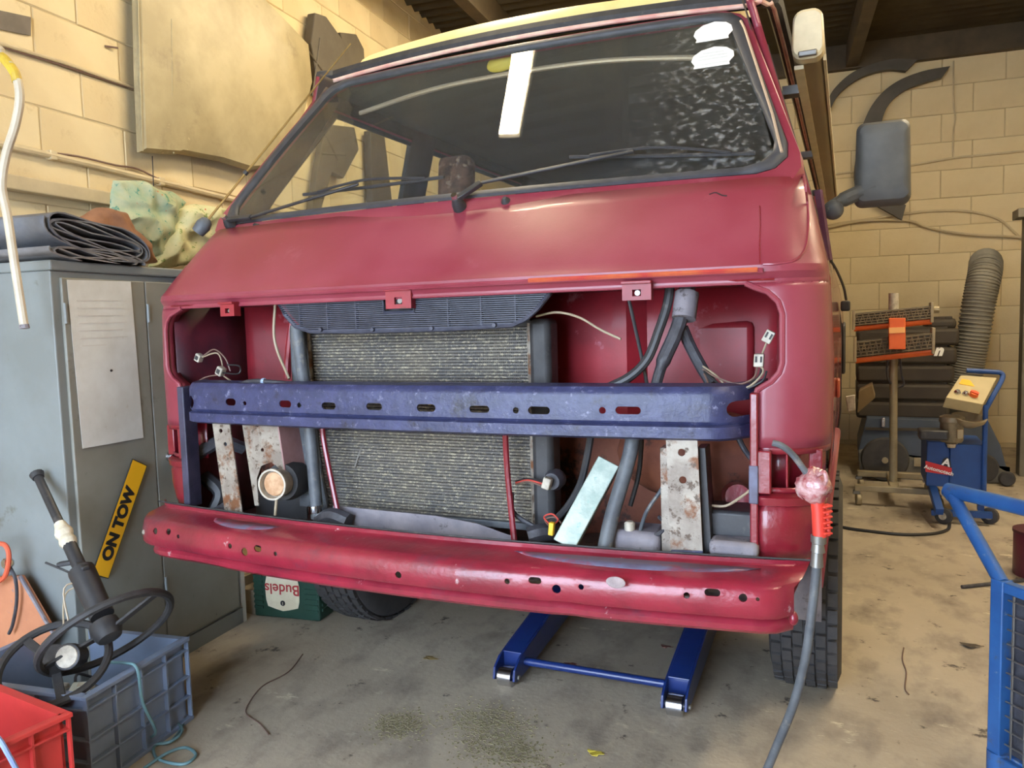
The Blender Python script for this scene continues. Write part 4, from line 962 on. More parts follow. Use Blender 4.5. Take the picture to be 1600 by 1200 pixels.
MB().tube([lw(268, 30, .09), lw(269, 150, .088), lw(271, 240, .07)], .004, 6).build('panel_crease', m_bonnet, bo); MB().tube([lw(216, 0, .075), lw(219, 120, .075), lw(223, 236, .07)], .004, 6).build('panel_crease', m_bonnet, bo)
MB().tube(cr([lw(300, -2, .092), lw(360, 15, .092), lw(420, 60, .09), lw(460, 110, .08), lw(480, 150, .07)], 5), .004, 6).build('panel_fold', m_bonnet, bo)
m_dark = M('dark_moulded_plastic', S(74, 66, 54), S(86, 78, 64), 6, .6)
def wplate(pix, th, mat_, name, label, cat, holes=(), out=.02, sub=()):
    P = [lw(x, y, out) for x, y in pix]; o = MB().prism(P, E_*th).build(name, mat_, None, smooth=0, org=Vector((P[0].x, P[0].y, min(p.z for p in P))))
    for h in holes:
        c_ = MB(); Q = [lw(x, y, out-.1) for x, y in h]; c_.prism(Q, E_*(th+.2)); cut(o, c_)
    o.modifiers.new('bevel', 'BEVEL').width = .004
    for s_ in sub: MB().tube([lw(x, y, out+th) for x, y in s_], .006, 6).build('moulded_rib', mat_, o)
    return tag(o, label, cat)
wplate([(480,22),(498,28),(530,72),(548,120),(520,160),(488,150),(474,70)], .05, m_dark, 'plastic_undertray', 'dark moulded plastic tray hung beside the beige panel', 'car part', sub=[[(476,72),(525,140)],[(488,150),(500,60)]])
wplate([(522,52),(548,55),(560,78),(562,112),(545,118),(532,90)], .04, m_dark, 'plastic_bracket_panel', 'dark plastic bracket with oval hole above the aerial tip', 'car part', holes=[[(533,62),(545,64),(551,78),(549,88),(541,80)]])
wplate([(500,195),(545,200),(552,235),(528,280),(510,270),(492,330),(478,330),(486,270)], .04, m_dark, 'plastic_side_tray', 'dark plastic tray seen through the van side window', 'car part', holes=[[(522,250),(530,256),(526,270),(518,270)]], sub=[[(506,205),(528,250)],[(502,240),(540,242)]])
wplate([(568,205),(590,210),(604,330),(572,330)], .05, m_dark, 'dark_plastic_strip', 'tall dark strip on the left wall behind the cab window', 'car part')
def wpipe(pix, r, mat_, name, label, cat, out=.012, k=4, fn=lw, clips=()):
    P = [fn(x, y, out) for x, y in pix]; P = cr(P, k) if len(P) > 2 else P
    o = MB().tube(P, r, 8).build(name, mat_, None, org=P[0]); tag(o, label, cat)
    for x, y in clips: MB().box(fn(x, y, out*.7), (.03, .03, .034), RZ).build('pipe_clip', mat_, o, bevel=.004)
    return o
m_cond = M('painted_conduit', S(196, 180, 146), S(182, 166, 134), 8, .6)
wpipe([(-40,216),(17,229),(80,243),(160,262),(250,284),(360,311),(480,342)], .0125, m_cond, 'conduit_pipe', 'painted steel conduit running along the left wall', 'conduit', clips=((80,243),(250,284)))
wpipe([(60,237),(120,244),(180,258),(215,264),(260,284),(330,300)], .004, m_wire, 'loose_wire', 'thin slack wire looping above the left wall conduit', 'wire')
wpipe([(-40,56),(0,68),(100,98),(150,116),(208,136)], .007, m_cond, 'painted_cable', 'painted twin cable above the conduit on the left wall', 'cable')
wpipe([(-40,58),(0,72),(100,103),(150,120),(208,139)], .004, m_wire, 'thin_brown_cable', 'thin brown cable just under the painted twin cable', 'cable', out=.008)
wpipe([(238,244),(240,292)], .002, m_wireblk, 'hanging_string', 'thin string hanging below the beige panel', 'string', out=.03)
# timber ledge
lg = MB(); q0, q1 = lw(-60, 281, 0), lw(400, 372, 0)
zt_, zb2 = lw(10, 275, 0).z, lw(10, 298, 0).z
lg.prism([Vector((q0.x, q0.y, zb2)), Vector((q1.x, q1.y, zb2)), Vector((q1.x, q1.y, zb2))+E_*.045, Vector((q0.x, q0.y, zb2))+E_*.045], (0, 0, zt_-zb2))
tag(lg.build('timber_batten', m_cond, None, smooth=0, bevel=.004, org=q0), 'painted timber batten fixed along the left wall behind the cloths', 'batten')
P = [lw(x, y, .004) for x, y in ((-40,8),(47,27),(47,56),(-40,38))]
tag(MB().prism(P, E_*.004).build('dark_tape_patch', M('grey_tape', S(112, 102, 92), S(98, 90, 80), 10, .7), None, smooth=0, org=P[2]), 'dark rectangular patch stuck on the left wall', 'patch')
P = [lw(164, 72, .004), lw(184, 75, .02)]
tag(MB().tube(P, .004, 6).build('bent_nail', m_wire, None, org=P[0]), 'bent nail sticking out of the left wall blocks', 'nail')
# ---- crates
def crate(c0, e1, e2, L1, L2, H, mat_, name, label, n1=5, n2=6):
    c0 = Vector(c0); e1 = Vector(e1).normalized(); e2 = Vector(e2); e2 = (e2-e1*e2.dot(e1)).normalized()
    t = thing(name, c0+e1*L1/2+e2*L2/2, label, 'crate'); w = .006; g = .016
    def qd(a0, a1, b0, b1, z0, z1): return [c0+e1*a0+e2*b0+ZU*z0, c0+e1*a1+e2*b0+ZU*z0, c0+e1*a1+e2*b1+ZU*z0, c0+e1*a0+e2*b1+ZU*z0], (0, 0, z1-z0)
    MB().prism(*qd(g, L1-g, g, L2-g, .004, .012)).build('crate_base', mat_, t, smooth=0)
    for nm, a in (('crate_side', (g, L1-g, g, g+w)), ('crate_side', (g, L1-g, L2-g-w, L2-g)), ('crate_end', (g, g+w, g, L2-g)), ('crate_end', (L1-g-w, L1-g, g, L2-g))):
        MB().prism(*qd(*a, .004, H)).build(nm, mat_, t, smooth=0)
    def ring(g0, z0, z1, nm):
        mb = MB()
        for a in ((g0, L1-g0, g0, g+.001), (g0, L1-g0, L2-g-.001, L2-g0), (g0, g+.001, g+.001, L2-g-.001), (L1-g-.001, L1-g0, g+.001, L2-g-.001)): mb.prism(*qd(*a, z0, z1))
        mb.build(nm, mat_, t, smooth=0, bevel=.0015)
    ring(0, H-.010, H, 'crate_rim'); ring(.003, H-.040, H-.034, 'crate_rib'); ring(.003, H*.52, H*.52+.006, 'crate_rib'); ring(.003, H*.28, H*.28+.006, 'crate_rib'); ring(.001, .0, .012, 'crate_foot')
    for i in range(n1+1):
        a = .004+(L1-.012)*i/n1
        for bq in ((.003, g), (L2-g, L2-.003)): MB().prism(*qd(a, a+.005, bq[0], bq[1], .01, H-.008)).build('crate_stiffener', mat_, t, smooth=0)
    for i in range(1, n2):
        bq = .004+(L2-.012)*i/n2
        for a in ((.003, g), (L1-g, L1-.003)): MB().prism(*qd(a[0], a[1], bq, bq+.005, .01, H-.008)).build('crate_stiffener', mat_, t, smooth=0)
    return t
m_crg = M('blue_grey_crate_plastic', S(124, 138, 162), S(112, 126, 150), 6, .5, bump=.05, spots=(S(140,146,156), 24, .72, .02)); m_crr = M('red_crate_plastic', S(192, 56, 52), S(176, 50, 48), 6, .5, bump=.05, spots=(S(150,60,54), 18, .66, .05))
k0 = aZ(134, 1091, .25); k1 = aZ(294, 985, .25); kz = Vector((k0.x, k0.y, 0)); e1 = (k1-k0); e1.z = 0; e1 = (Matrix.Rotation(-.09, 3, 'Z') @ e1)*.90
e2 = Vector((-e1.y, e1.x, 0))
gc = crate(kz, e1, e2, e1.length, .50, .25, m_crg, 'grey_crate', 'blue-grey plastic crate of steering parts beside the cabinet', 4, 6)
r0 = aZ(114, 1113, .30); r1 = aZ(0, 1165, .30); rv = (r1-r0); rv.z = 0; e2r = Vector((rv.y, -rv.x, 0)); e2r = e2r if e2r.x < 0 else -e2r
crate(Vector((r0.x, r0.y, 0)), rv, e2r, .58, .38, .30, m_crr, 'red_crate', 'red plastic crate in the near left corner', 7, 5)
# steering columns in the grey crate
e1n, e2n = e1.normalized(), e2.normalized()
def steer(top, hub, cen, nrm, R_, label, col=True, spoke0=.3):
    t = thing('steering_assembly' if col else 'bare_steering_wheel', hub, label, 'steering wheel', 'steering wheels in the grey crate'); top, hub, cen = Vector(top), Vector(hub), Vector(cen); nrm = Vector(nrm).normalized()
    a = nrm.orthogonal().normalized(); b_ = nrm.cross(a)
    MB().tube([cen+(a*math.cos(w)+b_*math.sin(w))*R_ for w in [2*PI*i/40 for i in range(40)]], .0105, 8, closed=True).build('wheel_rim', m_black, t)
    for w in (spoke0, spoke0+PI*.86):
        MB().bar(cen, cen+(a*math.cos(w)+b_*math.sin(w))*R_, .022, .008, nrm).build('wheel_spoke', m_black, t, bevel=.002)
    MB().lathe([(.036, -.03), (.040, -.005), (.030, .018), (.012, .022)], cen, -nrm, 18).build('wheel_hub', m_black, t)
    if col:
        d_ = (top-hub).normalized(); L_ = (top-hub).length
        MB().tube([hub, hub+d_*L_*.3, hub+d_*L_*.31, hub+d_*L_*.52], [.030, .034, .018, .018], 14).build('switch_housing', m_blackpl, t)
        MB().tube([hub+d_*L_*.5, hub+d_*L_*.99], .0125, 12).build('column_tube', m_blackpl, t); MB().tube([top-d_*.012, top+d_*.004], [.016, .02], 12).build('column_cap', m_black, t)
        MB().tube([hub+d_*L_*k for k in (.46, .50, .53, .56, .60, .63)], [.016, .024, .019, .025, .018, .015], 10).build('masking_tape_wrap', M('cream_tape', S(214, 206, 184), S(190, 180, 158), 30, .8, bump=.4), t)
        for sg_ in (-1, 1): MB().bar(hub+d_*L_*.36, hub+d_*L_*.34+Vector((.055*sg_, -.02, .0)), .02, .012).build('column_flange', m_blackpl, t, bevel=.003)
        for (pts) in ([hub+d_*L_*.2, hub+d_*L_*.2+Vector((-.05, -.03, -.02)), hub+Vector((-.10, -.04, -.04))], [hub+d_*L_*.22, hub+d_*L_*.2+Vector((-.04, -.04, .0)), hub+Vector((-.09, -.03, -.03))]):
            MB().tube(cr(pts, 5), .0025, 6).build('switch_wire', m_wirepale, t)
        MB().tube([hub+d_*L_*.24, hub+d_*L_*.3+Vector((-.10, -.03, .02))], .003, 6).build('indicator_stalk', m_black, t)
    return t
top = aY(58, 742, -.12); hub = aY(160, 962, -.24); cen = aY(168, 988, -.25)
steer(top, hub, cen, (top-hub).normalized()+Vector((.0, -.05, .10)), .164, 'black steering wheel on its long taped column')
cen2 = aY(85, 1036, -.32)
steer(cen2, cen2, cen2, (.30, -.42, .9), .128, 'bare black steering wheel leaning in the crate', False, 2.2)
gz = aY(106, 1026, -.33); t = thing('dial_gauge', gz-ZU*.03, 'round dial gauge lying among the steering parts', 'gauge')
MB().lathe([(.028, -.05), (.033, -.01), (.033, .004), (.029, .006)], gz, (.35, -.8, .35), 20).build('gauge_body', m_blackpl, t); MB().lathe([(.028, 0), (.027, .002)], gz+Vector((.35, -.8, .35)).normalized()*.006, (.35, -.8, .35), 20).build('gauge_dial', m_conn, t)
MB().lathe([(.004, 0), (.004, .05)], gz, (-.3, .8, -.6), 8).build('gauge_spindle', m_steeld, t)
def crp(a, b_, z): return kz+e1n*a+e2n*b_+ZU*z
jk = [((.10, .12, .10), (.10, .10, .14), 'blackpl', 'black_switch_unit', 'black switch unit in the grey crate', 'car part'), ((.20, .24, .09), (.14, .09, .12), 'hosedk', 'cowling_piece', 'dark column cowling at the bottom of the grey crate', 'car part'), ((.09, .33, .09), (.12, .12, .10), 'blackpl', 'relay_box', 'dark relay box in the back of the grey crate', 'car part')]
for (p, s_, mm, nm, lb, ct) in jk:
    t = thing(nm, crp(p[0], p[1], .013), lb, ct); R = Matrix.Rotation(.5+p[0]*4, 3, 'Z')
    MB().box(crp(p[0], p[1], .013+s_[2]/2), s_, R).build('unit_body', {'blackpl': m_blackpl, 'hosedk': m_hosedk}[mm], t, bevel=.012)
    MB().tube(cr([crp(p[0], p[1], .013+s_[2]), crp(p[0]+.04, p[1]+.04, s_[2]+.05), crp(p[0]+.09, p[1]+.03, s_[2]+.02)], 5), .004, 6).build('unit_lead', m_wireblk, t)
wc = aZ(128, 1076, .22); t = thing('white_switch_box', wc-ZU*.02, 'small white plastic box at the rim of the grey crate', 'box')
MB().box(wc, (.055, .035, .02), Matrix.Rotation(.5, 3, 'Z') @ Matrix.Rotation(.3, 3, 'X')).build('box_body', M('pale_green_white', S(206, 214, 206)), t, bevel=.004); MB().box(wc+ZU*.011, (.02, .012, .004), Matrix.Rotation(.5, 3, 'Z') @ Matrix.Rotation(.3, 3, 'X')).build('box_switch', m_conn, t)
MB().box(wc-Vector((.075, .0, .006)), (.03, .02, .014), Matrix.Rotation(.2, 3, 'Z')).build('box_plug', m_conn, t, bevel=.003)
# green cable from the crate down to the floor
gp_ = [aZ(60, 1030, .22), aZ(100, 1042, .235), aZ(150, 1036, .245), aZ(195, 1036, .262), kz+e1n*.165-e2n*.006+ZU*.25, kz+e1n*.165-e2n*.016+ZU*.16, kz+e1n*.20-e2n*.02+ZU*.06, aZ(232, 1155, .006), aZ(265, 1160, .006), aZ(288, 1125, .006), aZ(276, 1106, .006), aZ(268, 1120, .006), aZ(285, 1140, .012), aZ(268, 1158, .012), aZ(242, 1165, .006), aZ(246, 1185, .006), aZ(285, 1194, .006), aZ(306, 1180, .006), aZ(290, 1168, .006), aZ(262, 1176, .010), aZ(225, 1200, .006)]
tag(MB().tube(cr(gp_, 6), .0042, 8).build('green_cable', M('grey_green_cable', S(96, 130, 136)), None, org=gp_[7]), 'grey-green cable trailing over the crate onto the floor', 'cable')
bl = [aZ(-20, 1142, .26), aZ(20, 1132, .262), aZ(45, 1142, .262), aZ(65, 1165, .2), aZ(95, 1200, .12), aZ(110, 1230, .05)]
bl = [r0+rv.normalized()*a_+e2r.normalized()*b_+ZU*z_ for a_, b_, z_ in ((.16, .14, -.02), (.15, .07, .012), (.15, .015, .012), (.145, -.012, -.02), (.12, -.02, -.10), (.08, -.03, -.20))]
bc = MB().tube(cr(bl, 6), .0055, 8).build('blue_air_line', M('pale_blue_air_line', S(128, 150, 196)), None, org=bl[-1]); tag(bc, 'pale blue line hanging over the red crate', 'cable')
MB().tube([bl[0]-Vector((.01,0,0)), bl[1]], .012, 8).build('line_fitting', m_hosedk, bc)
# orange board and wires at the far left
P = [aY(x, y, -.14) for x, y in ((-60, 905), (32, 900), (84, 990), (60, 1030), (-60, 1080))]
ob = MB().prism(P, (0, .012, 0)).build('orange_board', M('flaking_orange_board', S(196, 132, 96), S(178, 116, 84), 6, .7, spots=(S(120,118,126), 9, .60, .04)), None, smooth=0, org=P[3]); tag(ob, 'flaking orange board leaning against the cabinet side', 'board')
MB().tube([P[1]+Vector((0, -.002, 0)), P[2]+Vector((0, -.002, 0)), P[3]+Vector((0, -.002, 0))], .006, 6).build('board_edge', m_greyund, ob)
hk = [aY(-20, 855, -.17), aY(5, 850, -.17), aY(14, 868, -.17), aY(8, 900, -.17), aY(-10, 912, -.17)]
tag(MB().tube(cr(hk, 6), .007, 8).build('orange_air_hose', M('orange_hose', S(214, 96, 66)), None, org=hk[-1]), 'orange hose loop at the left edge above the board', 'hose')
hk = [aY(12, 880, -.16), aY(24, 905, -.16), aY(26, 940, -.16), aY(20, 975, -.16), aY(14, 990, -.16)]
lo_ = MB().tube(cr(hk, 6), .005, 8).build('grey_lead', m_hosedk, None, org=hk[-1]); tag(lo_, 'dark lead hanging across the orange board', 'cable')
MB().lathe([(.014, -.012), (.018, 0), (.012, .014)], hk[0], (1, -.4, .3), 10).build('lead_fitting', m_chrome, lo_)
# green beer crate and clutter beyond the cabinet
g0 = aZ(398, 962, 0); g1 = aZ(500, 972, 0); ge = (g1-g0); ge.z = 0; gd = Vector((-ge.y, ge.x, 0)).normalized(); gl_ = ge.length; ge.normalize()
m_grn = M('dark_green_crate', S(30, 62, 50), S(36, 70, 58), 8, .5)
t = thing('beer_crate', g0+ge*gl_/2+gd*.2, 'dark green beer crate with an upside-down Budels label', 'crate')
def gq(a0, a1, d0, d1, z0, z1): return [g0+ge*a0+gd*d0+ZU*z0, g0+ge*a1+gd*d0+ZU*z0, g0+ge*a1+gd*d1+ZU*z0, g0+ge*a0+gd*d1+ZU*z0], (0, 0, z1-z0)
MB().prism(*gq(0, gl_, 0, .40, 0, .25)).build('crate_shell', m_grn, t, smooth=0, bevel=.008)
for i in range(10):
    z = .035+.021*i
    for a in ((.004, .045), (gl_-.06, gl_-.004)): MB().prism(*gq(a[0], a[1], -.004, .0, z, z+.010)).build('crate_ridge', m_grn, t, smooth=0)
for i in range(10):
    z = .035+.021*i; MB().prism(*gq(gl_, gl_+.004, .02, .38, z, z+.010)).build('crate_ridge', m_grn, t, smooth=0)
lc = g0+ge*gl_*.46-gd*.003; lp = [(-.075, .04), (-.068, .014), (-.03, .004), (0, -.002), (.03, .004), (.068, .014), (.075, .04), (.078, .10), (.06, .17), (.03, .185), (-.03, .185), (-.06, .17), (-.078, .10)]
lb = MB().prism([lc+ge*x+ZU*(z+.034) for x, z in lp], -gd*.0015).build('beer_label', M('cream_label', S(226, 218, 190), S(212, 200, 170), 14, .6), t, smooth=0)
text_obj('Budels', .060, M('label_red_print', S(172, 44, 48)), lc+ZU*(.034+.088)-gd*.0022, -ge, -ZU, 'label_lettering', lb, .0003, offset=.0007)
MB().lathe([(.011, 0), (.011, .0006)], lc+ZU*(.034+.030)-gd*.0015, -gd, 16).build('label_seal', m_wireblk, lb)
text_obj('1', .016, M('label_cream_print', S(226, 218, 190)), lc+ZU*(.034+.030)-gd*.0028, -ge, -ZU, 'seal_numeral', lb, .0002)
q = aZ(385, 962, 0); t = thing('cardboard_box', q+Vector((.0, .10, 0)), 'grubby cardboard box between the cabinet and the beer crate', 'box')
MB().bb((q.x-.05, q.y+.02, 0), (q.x+.04, q.y+.24, .10)).build('box_body', M('grubby_card', S(168, 156, 136), S(140, 128, 112), 9, .9), t, bevel=.003); MB().bb((q.x-.05, q.y+.02, .10), (q.x-.044, q.y+.24, .14)).build('box_flap', M('grubby_card_flap', S(150, 138, 120)), t)
bq = Vector((q.x+.0, q.y+.12, .10)); t = thing('blue_can', bq, 'small blue and white can on the grubby cardboard box', 'can')
MB().lathe([(.026, 0), (.028, .004), (.028, .07), (.024, .078)], bq, ZU, 14).build('can_body', M('blue_can_print', S(40, 96, 168)), t); MB().lathe([(.0286, .02), (.0286, .035)], bq, ZU, 14).build('can_band', m_conn, t)
# ------------------------------------------------------------------ trolley jack under the van
m_jack = M('blue_jack_paint', S(24, 48, 112), S(20, 42, 100), 8, .38, coat=.3, spots=(S(70,86,130), 20, .70, .03))
jl, jr = aZ(784, 1080, 0), aZ(1052, 1126, 0)
jy = (jl.y+jr.y)/2+.03; t = thing('trolley_jack', ((jl.x+jr.x)/2, jy+.4, 0), 'blue trolley jack standing under the front of the van', 'jack')
for xx in (jl.x, jr.x):
    for s_, nm in ((-1, 'side_plate'), (1, 'side_plate')):
        x = xx+s_*.034
        pr_ = [(jy-.02, .028), (jy-.012, .062), (jy+.03, .085), (jy+.12, .10), (jy+.55, .16), (jy+.80, .17), (jy+.80, .07), (jy+.10, .022), (jy, .018)]
        MB().prism([(x-.004, y, z) for y, z in pr_], (.008, 0, 0)).build(nm, m_jack, t, smooth=0, bevel=.002)
    MB().prism([(xx-.032, y, z) for y, z in ((jy+.055, .090), (jy+.12, .102), (jy+.55, .162), (jy+.80, .172), (jy+.80, .164), (jy+.55, .152), (jy+.12, .092), (jy+.055, .04))], (.064, 0, 0)).build('top_web', m_jack, t, smooth=0, bevel=.002)
    ro = MB().lathe([(.024, -.024), (.030, -.022), (.030, .022), (.024, .024)], (xx, jy+.008, .030), (1, 0, 0), 24).build('front_roller', m_chrome, t)
    MB().lathe([(.008, -.044), (.008, .044)], (xx, jy+.008, .032), (1, 0, 0), 10).build('roller_axle', m_steeld, ro)
MB().tube([(jl.x+.03, jy+.07, .058), (jr.x-.03, jy+.07, .058)], .0125, 12).build('tie_rod', m_jack, t)
MB().prism([((jl.x+jr.x)/2-.07, y, z) for y, z in ((jy+.45, .12), (jy+.55, .30), (jy+.62, .36), (jy+.66, .34), (jy+.74, .15))], (.14, 0, 0)).build('lift_arm', m_jack, t, smooth=0, bevel=.004)
MB().lathe([(.05, 0), (.06, .02), (.06, .04)], ((jl.x+jr.x)/2, jy+.62, .36), ZU, 20).build('saddle', m_steeld, t)
MB().tube([(jl.x, jy+.7, .1), (jr.x, jy+.7, .1)], .02, 12).build('rear_axle', m_jack, t)
# ------------------------------------------------------------------ underseal spray gun and its hose
m_gun = M('red_gun_handle', S(214, 62, 48), S(190, 52, 44), 10, .45); m_wrap = M('cling_film_wrapped_head', S(150, 66, 72), S(196, 164, 164), 40, .2, bump=.8, bscale=60, coat=.6)
GY = -.10
gk = aY(1272, 760, GY); t = thing('spray_gun', (gk.x, gk.y, gk.z-.2), 'red spray gun with film-wrapped head hooked on the van corner', 'spray gun')
MB().tube(cr([aY(1207, 692, GY-.02), aY(1222, 697, GY-.02), aY(1240, 712, GY-.01), aY(1262, 742, GY)], 6), .0062, 10).build('nozzle_pipe', m_hose, t)
hd2 = MB().ell(gk, (.030, .030, .033), 32, 22)
for i, p in enumerate(hd2.v): hd2.v[i] = p+(p-gk)*(.20*noise.noise(p*50)+.16*abs(noise.noise(p*110)))
hb = hd2.build('wrapped_head', m_wrap, t, smooth=80)
MB().tube(cr([aY(1278, 742, GY-.02), aY(1288, 738, GY-.03), aY(1291, 750, GY-.03), aY(1286, 760, GY-.02)], 5), .004, 8).build('film_knot', m_wrap, hb)
gh = MB().tube([aY(1276, 775, GY), aY(1279, 800, GY), aY(1281, 838, GY)], [.0125, .0125, .013], 14).build('gun_handle', m_gun, t)
for i in range(6):
    q0, q1 = aY(1284, 792+8.2*i, GY-.008), aY(1297, 789+8.6*i, GY+.004)
    MB().bar(q0, q1, .016, .0042, ZU).build('grip_rib', m_gun, gh, bevel=.0015)
MB().prism([aY(1282, 788, GY), aY(1296, 800, GY), aY(1298, 838, GY), aY(1284, 840, GY)], (0, .012, 0)).build('trigger_guard', m_gun, gh, bevel=.002)
MB().tube([aY(1279, 836, GY), aY(1279, 848, GY), aY(1278, 849, GY), aY(1278, 862, GY), aY(1277, 863, GY), aY(1276, 885, GY)], [.014, .014, .011, .013, .010, .012], 12).build('hose_coupling', m_steeld, t)
hz = [aY(1276, 884, GY), aY(1273, 915, GY), aY(1268, 960, GY), aY(1258, 1030, GY), aY(1240, 1100, GY+.01), aY(1214, 1165, GY+.03), aY(1195, 1210, GY+.05), aY(1165, 1275, GY+.02), aY(1150, 1370, GY-.05)]
hz[-1].z = max(hz[-1].z, .02)
hz.append(Vector((hz[-1].x-.10, hz[-1].y-.25, .012))); hz.append(Vector((hz[-1].x+.2, hz[-1].y-.5, .012)))
MB().tube(cr(hz, 6), .0085, 12).build('air_hose', m_hose, t)
# ------------------------------------------------------------------ right side, back wall
PB = RM(0, B_B)
def bw(px, py, out=0): return aN(px, py, PB-D*out, D)
m_arch = M('grey_plastic_arch', S(84, 80, 72), S(74, 70, 62), 6, .6)
def arch(pix_o, pix_i, label, out=.03):
    O, I = [cr([bw(x, y, out) for x, y in p], 6) for p in (pix_o, pix_i)]
    rings = []
    for a, b_ in zip(O, I): rings.append([a, a-D*.05, b_-D*.06, b_])
    o = MB().sweep(rings).build('wheel_arch_trim', m_arch, None, smooth=35, org=I[-1]); return tag(o, label, 'car part', 'wheel arch trims on the back wall')
arch([(1483,106),(1440,114),(1400,130),(1370,155),(1350,190),(1338,240),(1340,300),(1408,345)], [(1470,124),(1436,134),(1410,145),(1388,165),(1376,195),(1372,240),(1378,300),(1414,322)], 'grey plastic wheel arch trim behind the door mirror')
arch([(1432,96),(1395,95),(1355,105),(1325,120),(1300,145),(1290,170)], [(1414,114),(1385,112),(1355,119),(1330,132),(1308,152),(1296,175)], 'grey plastic wheel arch trim hung higher beside the awning', out=.035)
wpipe([(1490,95),(1490,160),(1493,185),(1490,205),(1489,247)], .006, m_cond, 'drop_cable', 'painted cable dropping down the back wall blocks', 'cable', fn=bw, clips=())
wpipe([(1280,275),(1340,268),(1425,258),(1489,247),(1540,242),(1640,232)], .009, m_cond, 'surface_cable', 'painted cable crossing the back wall', 'cable', fn=bw)
wpipe([(1290,352),(1340,345),(1410,335),(1450,330),(1510,330),(1560,342),(1590,368),(1620,392)], .010, m_cond, 'looped_cable', 'upper painted cable bowing across the back wall', 'cable', fn=bw)
wpipe([(1290,356),(1350,345),(1420,345),(1450,356),(1510,366),(1590,370),(1640,374)], .010, m_cond, 'sagging_cable', 'lower painted cable sagging across the back wall', 'cable', fn=bw, out=.03)
# steel column at the right edge
q = aY(1596, 600, 4.5); t = thing('steel_post', (q.x+.12, 4.55, 0), 'dark steel post at the right edge of the picture', 'post')
m_post = M('dirty_grey_steel', S(112, 106, 90), S(92, 86, 72), 4, .6)
MB().bb((q.x, 4.5, 0), (q.x+.22, 4.62, 1.78)).build('post_web', m_post, t, bevel=.004); MB().bb((q.x-.05, 4.46, 1.74), (q.x+.26, 4.66, 1.80)).build('post_cap', m_post, t, bevel=.004)
# infrared dryer on its wheeled stand
m_mesh = M('wire_mesh_heater', S(118, 106, 84), S(98, 88, 72), 20, .6, .2); m_orange = M('orange_enamel', S(232, 112, 46), S(220, 100, 42), 6, .45); m_stand = M('dusty_pale_steel', S(158, 146, 118), S(140, 128, 104), 10, .5, .2)
Y_ = 3.45; bq = aY(1396, 762, Y_)
t = thing('infrared_dryer', (bq.x, Y_, 0), 'infrared paint dryer with two orange-edged heaters on a wheeled stand', 'dryer')
MB().tube([(bq.x, Y_+.02, .12), (bq.x-.01, Y_+.02, aY(1395, 462, Y_).z)], .022, 12).build('stand_pole', m_stand, t); MB().tube([(bq.x-.01, Y_+.02, aY(1395, 545, Y_).z), (bq.x-.01, Y_+.02, aY(1395, 458, Y_).z)], .027, 12).build('pole_sleeve', m_conn, t)
b0, b1 = aY(1335, 768, Y_), aY(1465, 770, Y_)
for p, q_ in (((b0.x, Y_-.1, .105), (b1.x, Y_-.1, .105)), ((b0.x+.02, Y_+.35, .105), (b1.x-.02, Y_+.35, .105)), ((bq.x, Y_-.1, .11), (bq.x, Y_+.35, .11))): MB().bar(p, q_, .05, .035).build('base_bar', m_stand, t, bevel=.004)
for x, y in ((b0.x+.01, Y_-.1), (b1.x-.01, Y_-.1), (b0.x+.03, Y_+.35), (b1.x-.03, Y_+.35)):
    MB().lathe([(.032, -.014), (.036, -.01), (.036, .01), (.032, .014)], (x+.012, y, .036), (1, .2, 0), 18).build('castor_wheel', m_stand, t); MB().bb((x-.02, y-.02, .066), (x+.02, y+.02, .09)).build('castor_fork', m_steeld, t, bevel=.004)
MB().prism([aY(1389, 497, Y_-.14), aY(1415, 497, Y_-.14), aY(1415, 546, Y_-.14), aY(1389, 546, Y_-.14)], (0, .10, 0)).build('orange_bracket', m_orange, t, bevel=.004, smooth=0)
MB().prism([aY(1389, 512, Y_-.145), aY(1414, 511, Y_-.145), aY(1414, 520, Y_-.145), aY(1389, 521, Y_-.145)], (0, .004, 0)).build('bracket_label', M('pale_orange_label', S(240, 180, 110)), t, smooth=0)
for (l0, l1, hgt) in (((1334, 500), (1455, 488), 20), ((1336, 546), (1457, 532), 26)):
    p, q_ = aY(*l0, Y_-.05), aY(*l1, Y_-.05); s_ = (p-CAMP).dot(_f)/FPX; h = hgt*s_; dn = (q_-p).normalized()
    hcx = MB().bar(p, q_, .10, h).build('heater_cassette', M('dark_heater_back', S(92, 84, 70), S(76, 70, 60), 12, .6, .3), t, smooth=0, bevel=.006)
    for k in range(5):
        zz = ZU*(-h*.4+h*.2*k); MB().tube([p+zz+Vector((0, -.056, 0)), q_+zz+Vector((0, -.056, 0))], .0035, 6).build('guard_wire', m_mesh, hcx)
    for k in range(26):
        c_ = p.lerp(q_, (k+.5)/26)+Vector((0, -.057, 0)); MB().tube([c_-ZU*h*.45+dn*.01*(1 if k % 2 else -1), c_+ZU*h*.45-dn*.01*(1 if k % 2 else -1)], .003, 5).build('guard_wire', m_mesh, hcx)
    MB().tube([p-ZU*h*.62+Vector((0, -.02, 0)), q_-ZU*h*.62+Vector((0, -.02, 0))], .022, 10).build('orange_edge', m_orange, hcx)
    for e in (p, q_): MB().box(e, (.016, .12, h*1.5)).build('heater_end_plate', m_stand, hcx, bevel=.003)
MB().lathe([(.02, -.02), (.02, .02)], aY(1461, 484, Y_-.05), (1, 0, 0), 10).build('clamp_knob', m_stand, t)
MB().tube(cr([aY(1406, 548, Y_), aY(1408, 580, Y_), aY(1412, 600, Y_), aY(1404, 606, Y_)], 5), .007, 6).build('dryer_lead', m_hosedk, t); MB().tube(cr([aY(1387, 548, Y_), aY(1386, 585, Y_), aY(1392, 600, Y_)], 5), .006, 6).build('dryer_lead', m_hosedk, t)
